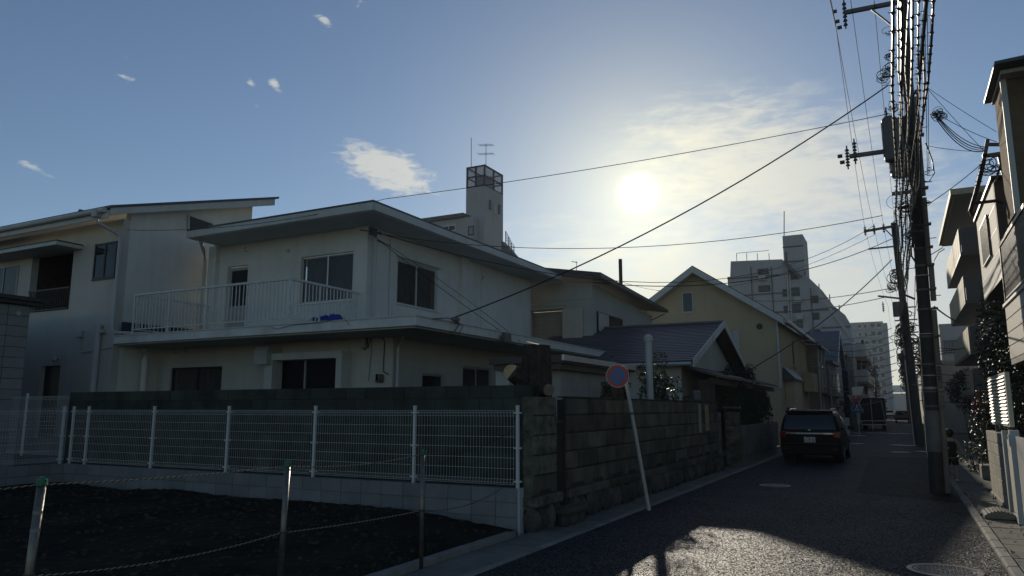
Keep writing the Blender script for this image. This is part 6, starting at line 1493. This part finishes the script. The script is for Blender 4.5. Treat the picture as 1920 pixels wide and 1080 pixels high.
seg([(-.045, .765), (.015, .765), (-.02, .675)])                        # 7
seg([(.075, .77), (.075, .672)]); seg([(.125, .77), (.125, .672)])      # 1 1
seg([(-.075, .712), (-.06, .712)], .014)                                # dot
seg([(-.135, .735), (-.10, .73), (-.135, .70), (-.105, .69)], .01)      # kana
seg([(-.08, .80), (-.03, .80)], .012); seg([(0, .80), (.015, .80)], .012); seg([(.03, .80), (.045, .80)], .012)
part('plate_lettering', tx, m_ink, npl)
em = MB()
for a in (90, 210, 330):
    d = Vector((math.cos(R(a)), 0, math.sin(R(a)))); p_ = Vector((-d.z, 0, d.x)); c = Vector((CX, CY - .045, 1.035))
    em.add([c, c + d * .024 + p_ * .014, c + d * .048, c + d * .024 - p_ * .014], [(0, 1, 2, 3)])
part('emblem', em, m_chrome, car)
for s in (-1, 1):
    part('roof_rail', MB().tube([(CX + s * .62, CY + .5, 1.62), (CX + s * .62, CY + .7, 1.69), (CX + s * .62, CY + 2.4, 1.69), (CX + s * .62, CY + 2.6, 1.62)], .016, 6), m_chrome, car)
    part('door_mirror', MB().bev(CX + s * .92 if s > 0 else CX - 1.12, CY + 3.0, .98, CX + 1.12 if s > 0 else CX - .92, CY + 3.12, 1.12, .02), m_carblack, car)
    for (y0, y1) in ((.55, 1.45), (1.5, 2.4), (2.45, 3.1)):
        x = CX + s * .885; part('side_window', MB().add([(x, CY + y0, 1.02), (x, CY + y1, 1.02), (CX + s * .745, CY + y1 - (.25 if y0 > 2 else 0), 1.46), (CX + s * .745, CY + y0, 1.46)], [(0, 1, 2, 3)]), m_carglass, car)
part('wiper', MB().bar((CX - .05, CY - .02, 1.02), (CX + .30, CY + .02, 1.10), .012), m_carplastic, car)

# dark box van further down, small cars
tv = thing('box_truck', (-2.6, 70, 0), 'dark box van parked on the left with its rear bars showing, far down the street', 'truck')
TX, TY = -1.98, 67.5
part('cargo_box', MB().bev(TX - 1.0, TY, .75, TX + .82, TY + 4.0, 2.55, .05), m_carplastic, tv)
part('cab', MB().bev(TX - .9, TY + 4.05, .4, TX + .75, TY + 5.5, 1.95, .15), m_carblack, tv)
part('rear_bar', MB().bar((TX - 1.0, TY - .05, .72), (TX + .82, TY - .05, .72), .07).bar((TX - 1.0, TY - .05, .42), (TX + .82, TY - .05, .42), .07), m_alu, tv)
for s in (-.8, .62):
    for y in (.8, 4.6): part('wheel', MB().tube([(TX + s - .12, TY + y, .34), (TX + s + .12, TY + y, .34)], .34, 14), m_tyre, tv)
def smallcar(x, y, label, m_):
    t = thing('parked_car', (x, y, 0), label, 'car')
    part('body', MB().prism([(x - .75, y, .35), (x - .75, y, .95), (x - .6, y, 1.45), (x + .6, y, 1.45), (x + .75, y, .95), (x + .75, y, .35)], (0, 3.6, 0)), m_, t)
    part('rear_window', MB().box(x - .58, y - .02, .98, x + .58, y - .003, 1.36), m_carglass, t)
    part('bumper', MB().box(x - .76, y - .08, .34, x + .76, y - .001, .6), m_carplastic, t)
    for s in (-.65, .65):
        part('tail_lamp', MB().box(x + s - .08, y - .03, .7, x + s + .08, y - .004, .95), m_tail, t)
        for yy in (.6, 2.9): part('wheel', MB().tube([(x + s - .08, y + yy, .3), (x + s + .08, y + yy, .3)], .3, 12), m_tyre, t)
smallcar(.0, 100, 'small grey car far down the street on the right', m_gear)
smallcar(-1.9, 150, 'tiny white car at the far end of the street', m_white)

# stop sign, warning sign, delineator
q = g0(1612, 815); sx, sy = q.x, q.y
ss = thing('stop_sign', (sx, sy, 0), 'red inverted triangle stop sign on a pole with a blue crossing sign below', 'road sign')
tp = gy(1604, 730, sy)
part('pole', MB().tube([(sx, sy, 0), (tp.x + .05, sy, tp.z)], .035, 8), m_trim, ss)
c = gy(1605, 748, sy - .08)
def tri_(c, r, off, inv=True, y=0):
    s = -1 if inv else 1
    return MB().prism([c + Vector((-r, off, -s * r * .5)), c + Vector((r, off, -s * r * .5)), c + Vector((0, off, s * r))], (0, .012, 0))
sp_ = part('sign_plate', tri_(c, .52, 0), m_white, ss); part('red_face', tri_(c, .46, -.016), m_red, sp_)
def glyph(text, size, loc, m_, parent, name='lettering'):
    cu = bpy.data.curves.new(name, 'FONT'); cu.body = text; cu.size = size; cu.align_x = 'CENTER'; cu.align_y = 'CENTER'; cu.extrude = .001
    tmp = bpy.data.objects.new('tmp_text', cu); C.objects.link(tmp); bpy.context.view_layer.update()
    me = bpy.data.meshes.new_from_object(tmp.evaluated_get(bpy.context.evaluated_depsgraph_get())); bpy.data.objects.remove(tmp)
    me.materials.clear(); me.materials.append(m_); o = bpy.data.objects.new(name, me); C.objects.link(o); o.parent = parent
    o.location = Vector(loc) - worg(parent); o.rotation_euler = (R(90), 0, 0); return o
glyph('止まれ', .26, c + Vector((0, -.022, .12)), m_white, sp_)
c2 = gy(1606, 763, sy - .08)
sp2 = part('blue_plate', tri_(c2, .42, 0, False), m_white, ss); part('blue_face', tri_(c2, .38, -.016, False), m_blue, sp2)
part('walking_figure', MB().ball((c2.x + .02, sy - .12, c2.z + .12), .04, 8, 6, (1, .2, 1)).box(c2.x - .02, sy - .12, c2.z - .05, c2.x + .05, sy - .1, c2.z + .08).bar((c2.x, sy - .11, c2.z - .04), (c2.x - .09, sy - .11, c2.z - .17), .03).bar((c2.x + .02, sy - .11, c2.z - .04), (c2.x + .1, sy - .11, c2.z - .17), .03), m_white, sp2)
part('sub_plate', MB().box(c2.x - .42, sy - .09, c2.z - .40, c2.x + .42, sy - .07, c2.z - .22), m_blue, ss)
c3 = gy(1607, 733, sy - .1); part('sun_hood', MB().prism([c3 + Vector((-.3, 0, -.25)), c3 + Vector((.25, 0, -.25)), c3 + Vector((.42, 0, .3)), c3 + Vector((-.3, 0, .25))], (0, .03, 0)), m_alu, ss)
for (px, lab) in ((1637, 'thin white roadside pole in front of the dark box van, left'), (1664, 'thin leaning white roadside pole to the right of the dark box van')):
    a, b = g0(px + (2 if px < 1650 else 0), 808), gy(px - (0 if px < 1650 else 6), 770, 60); b = Vector((g0(px, 808).x - (.0 if px < 1650 else .25), g0(px, 808).y, 2.4 if px < 1650 else 2.2))
    solo('roadside_pole', MB().tube([g0(px, 808), b], .03, 6), m_trim, lab, 'pole')
bx_ = thing('street_planter', (-3.5, 50, 0), 'small pale box planter with a shrub above it, before the stop sign', 'planter')
q = g0(1588, 815); part('box', MB().bev(q.x - .25, q.y, 0, q.x + .2, q.y + .4, 1.1, .03), m_trim, bx_); part('foliage', leaves((q.x - .1, q.y + .3, 1.7), (.4, .4, .45), 500, .12, clumps=10), m_leafd, bx_)

# ------------------------------------------------------------------ child walking away
ch = thing('person', (.98, 20.7, 0), 'child in a pale top, black backpack and black shorts walking away beside the nearest pole', 'person')
def skin(name, V, Ed, Rr, m_, parent, root=0, lv=2):
    me = bpy.data.meshes.new(name); me.from_pydata([tuple(Vector(v) - worg(parent)) for v in V], Ed, []); me.update(); me.materials.append(m_)
    o = bpy.data.objects.new(name, me); C.objects.link(o); o.parent = parent
    s = o.modifiers.new('skin', 'SKIN'); 
    for i, r in enumerate(Rr): me.skin_vertices[0].data[i].radius = (r, r)
    for i in range(len(V)): me.skin_vertices[0].data[i].use_root = (i == root)
    u = o.modifiers.new('sub', 'SUBSURF'); u.levels = u.render_levels = lv
    return o
def SK(name, V, Ed, Rr, m_, parent, root=0, lv=2):
    me = bpy.data.meshes.new(name)
    me.from_pydata([tuple(Vector(v) - worg(parent)) for v in V], Ed, []); me.update(); me.materials.append(m_)
    o = bpy.data.objects.new(name, me); C.objects.link(o); o.parent = parent
    o.modifiers.new('skin', 'SKIN')
    if not me.skin_vertices:
        bpy.context.view_layer.objects.active = o; o.select_set(True)
        bpy.ops.object.mode_set(mode='EDIT'); bpy.ops.object.mode_set(mode='OBJECT'); o.select_set(False)
    sv = me.skin_vertices[0].data
    for i, r in enumerate(Rr): sv[i].radius = (r, r) if not isinstance(r, tuple) else r; sv[i].use_root = (i == root)
    u = o.modifiers.new('sub', 'SUBSURF'); u.levels = u.render_levels = lv
    for p in me.polygons: p.use_smooth = True
    return o
PX, PY = .96, 20.7
P = lambda x, y, z: (PX + x, PY + y, z)
V = [P(0, 0, .60), P(0, .01, .74), P(0, .02, .90), P(.0, .02, .99), P(.0, .02, 1.06), P(0, .03, 1.15), P(0, .03, 1.21),
     P(.07, 0, .56), P(.08, .02, .33), P(.085, -.05, .07), P(.085, .06, .03), P(-.07, 0, .56), P(-.08, .10, .33), P(-.08, .16, .09), P(-.08, .27, .05),
     P(.13, .02, .93), P(.20, .0, .74), P(.28, -.02, .585), P(.30, -.02, .53), P(-.13, .02, .93), P(-.18, .06, .75), P(-.18, .16, .60), P(-.18, .18, .54)]
Ed = [(0, 1), (1, 2), (2, 3), (3, 4), (4, 5), (5, 6), (0, 7), (7, 8), (8, 9), (9, 10), (0, 11), (11, 12), (12, 13), (13, 14), (2, 15), (15, 16), (16, 17), (17, 18), (2, 19), (19, 20), (20, 21), (21, 22)]
Rr = [.10, .095, .10, .045, .075, .095, .06, .065, .048, .033, .028, .065, .048, .033, .028, .045, .034, .024, .022, .045, .034, .024, .022]
bodyo = SK('body', V, Ed, Rr, m_skin, ch)
SK('shirt', [P(0, 0, .62), P(0, .01, .74), P(0, .02, .90), P(0, .02, .97), P(.13, .02, .93), P(.19, .0, .77), P(.26, -.015, .62), P(-.13, .02, .93), P(-.17, .05, .77)], [(0, 1), (1, 2), (2, 3), (2, 4), (4, 5), (5, 6), (2, 7), (7, 8)], [.118, .112, .116, .06, .058, .047, .036, .058, .048], m_shirt, ch)
SK('shorts', [P(0, 0, .62), P(.07, 0, .54), P(.082, .01, .37), P(-.07, 0, .54), P(-.08, .08, .37)], [(0, 1), (1, 2), (0, 3), (3, 4)], [.118, .088, .075, .088, .075], m_dcloth, ch)
part('hair', MB().ball(P(0, .02, 1.12), .102, 14, 10, (1, 1.05, 1.08)), m_hair, ch, smooth=True)
part('face', MB().ball(P(0, .10, 1.09), .05, 8, 6, (1, .6, 1.2)), m_skin, ch, smooth=True)
for s in (-1, 1): part('ear', MB().ball(P(s * .1, .03, 1.09), .02, 6, 5, (.5, 1, 1.4)), m_skin, ch, smooth=True)
part('backpack', MB().bev(PX - .13, PY - .24, .58, PX + .13, PY - .10, .93, .04), m_dcloth, ch)
part('hood', MB().ball(P(0, -.06, .96), .11, 10, 6, (1.1, .7, .5)), m_shirt, ch, smooth=True)
part('white_patch', MB().ball(P(.10, -.20, .70), .045, 10, 6, (1, .5, 1)), m_shirt, ch, smooth=True)
for s, y in ((.085, .0), (-.08, .22)): part('shoe', MB().ball(P(s, y + .02, .045), .075, 10, 6, (.55, 1.25, .55)), m_plate, ch, smooth=True)
for k in range(5): part('finger', MB().tube([P(.30 + .006 * (k - 2), -.02 + .008 * (k - 2), .535), P(.315 + .008 * (k - 2), -.02 + .012 * (k - 2), .50), P(.31 + .008 * (k - 2), -.02 + .012 * (k - 2), .475)], .007, 5), m_skin, ch)

# leaves and litter on the pavement
lit = MB(); random.seed(2)
for i in range(160):
    x = random.uniform(1.0, 1.4); y = random.uniform(9, 24); s = random.uniform(.015, .035); a = random.uniform(0, 3.1)
    c = Vector((x, y, .032)); d = Vector((math.cos(a), math.sin(a), .2)) * s; e = Vector((-math.sin(a), math.cos(a), .1)) * s * .5
    lit.add([c - d, c + e, c + d, c - e], [(0, 1, 2, 3)])
solo('fallen_leaves', lit, m_leafd, 'small dead leaves scattered over the right gutter lids', 'fallen leaves', kind='stuff')

# ------------------------------------------------------------------ thin haze over the town
hzm = bpy.data.materials.new('thin_haze'); hzm.use_nodes = True; t = hzm.node_tree; t.nodes.clear()
pv = N(t, 'ShaderNodeVolumePrincipled', inp={'Color': (.80, .88, 1.0, 1), 'Density': .00028, 'Anisotropy': .2})
om = N(t, 'ShaderNodeOutputMaterial', inp={1: pv.outputs[0]})
solo('haze', MB().box(-120, -30, -1.3, 60, 460, 48), hzm, 'thin pale haze in the air over the whole street', 'haze', kind='stuff')

# ------------------------------------------------------------------ weeds and small growth along the walls
random.seed(77)
def weeds(label, spots):
    mb = MB()
    for (x, y, z, n, h) in spots:
        for k in range(n):
            a = random.uniform(0, 6.28); l = h * random.uniform(.5, 1.1); d = Vector((math.cos(a), math.sin(a), 0)); b = Vector((x + random.gauss(0, .05), y + random.gauss(0, .08), z))
            s = Vector((-d.y, d.x, 0)) * .006
            m1 = b + d * l * .3 + Vector((0, 0, l * .7)); tp = b + d * l * .8 + Vector((0, 0, l * .8))
            mb.add([b - s, m1 - s, tp, m1 + s, b + s], [(0, 1, 2, 3, 4)])
    solo('weeds', mb, m_leafd, label, 'weeds', kind='stuff')
weeds('small weeds growing at the foot of the stone wall along the gutter', [(-4.60 + random.uniform(-.03, .05), random.uniform(10, 21.5), 0, random.randint(3, 12), random.uniform(.06, .2)) for _ in range(46)])
weeds('thin weeds along the soil beside the concrete kerb and block base', [(random.choice((-4.93 + random.uniform(-.1, .03), random.uniform(-15, -5))), 9.35 if False else random.uniform(3.2, 9.3), .03, random.randint(2, 8), random.uniform(.05, .13)) for _ in range(30)])
weeds('tufts of weeds in the joint of the right pavement', [(random.choice((1.43, .99)), random.uniform(9, 24), .03, random.randint(3, 9), random.uniform(.04, .12)) for _ in range(26)])
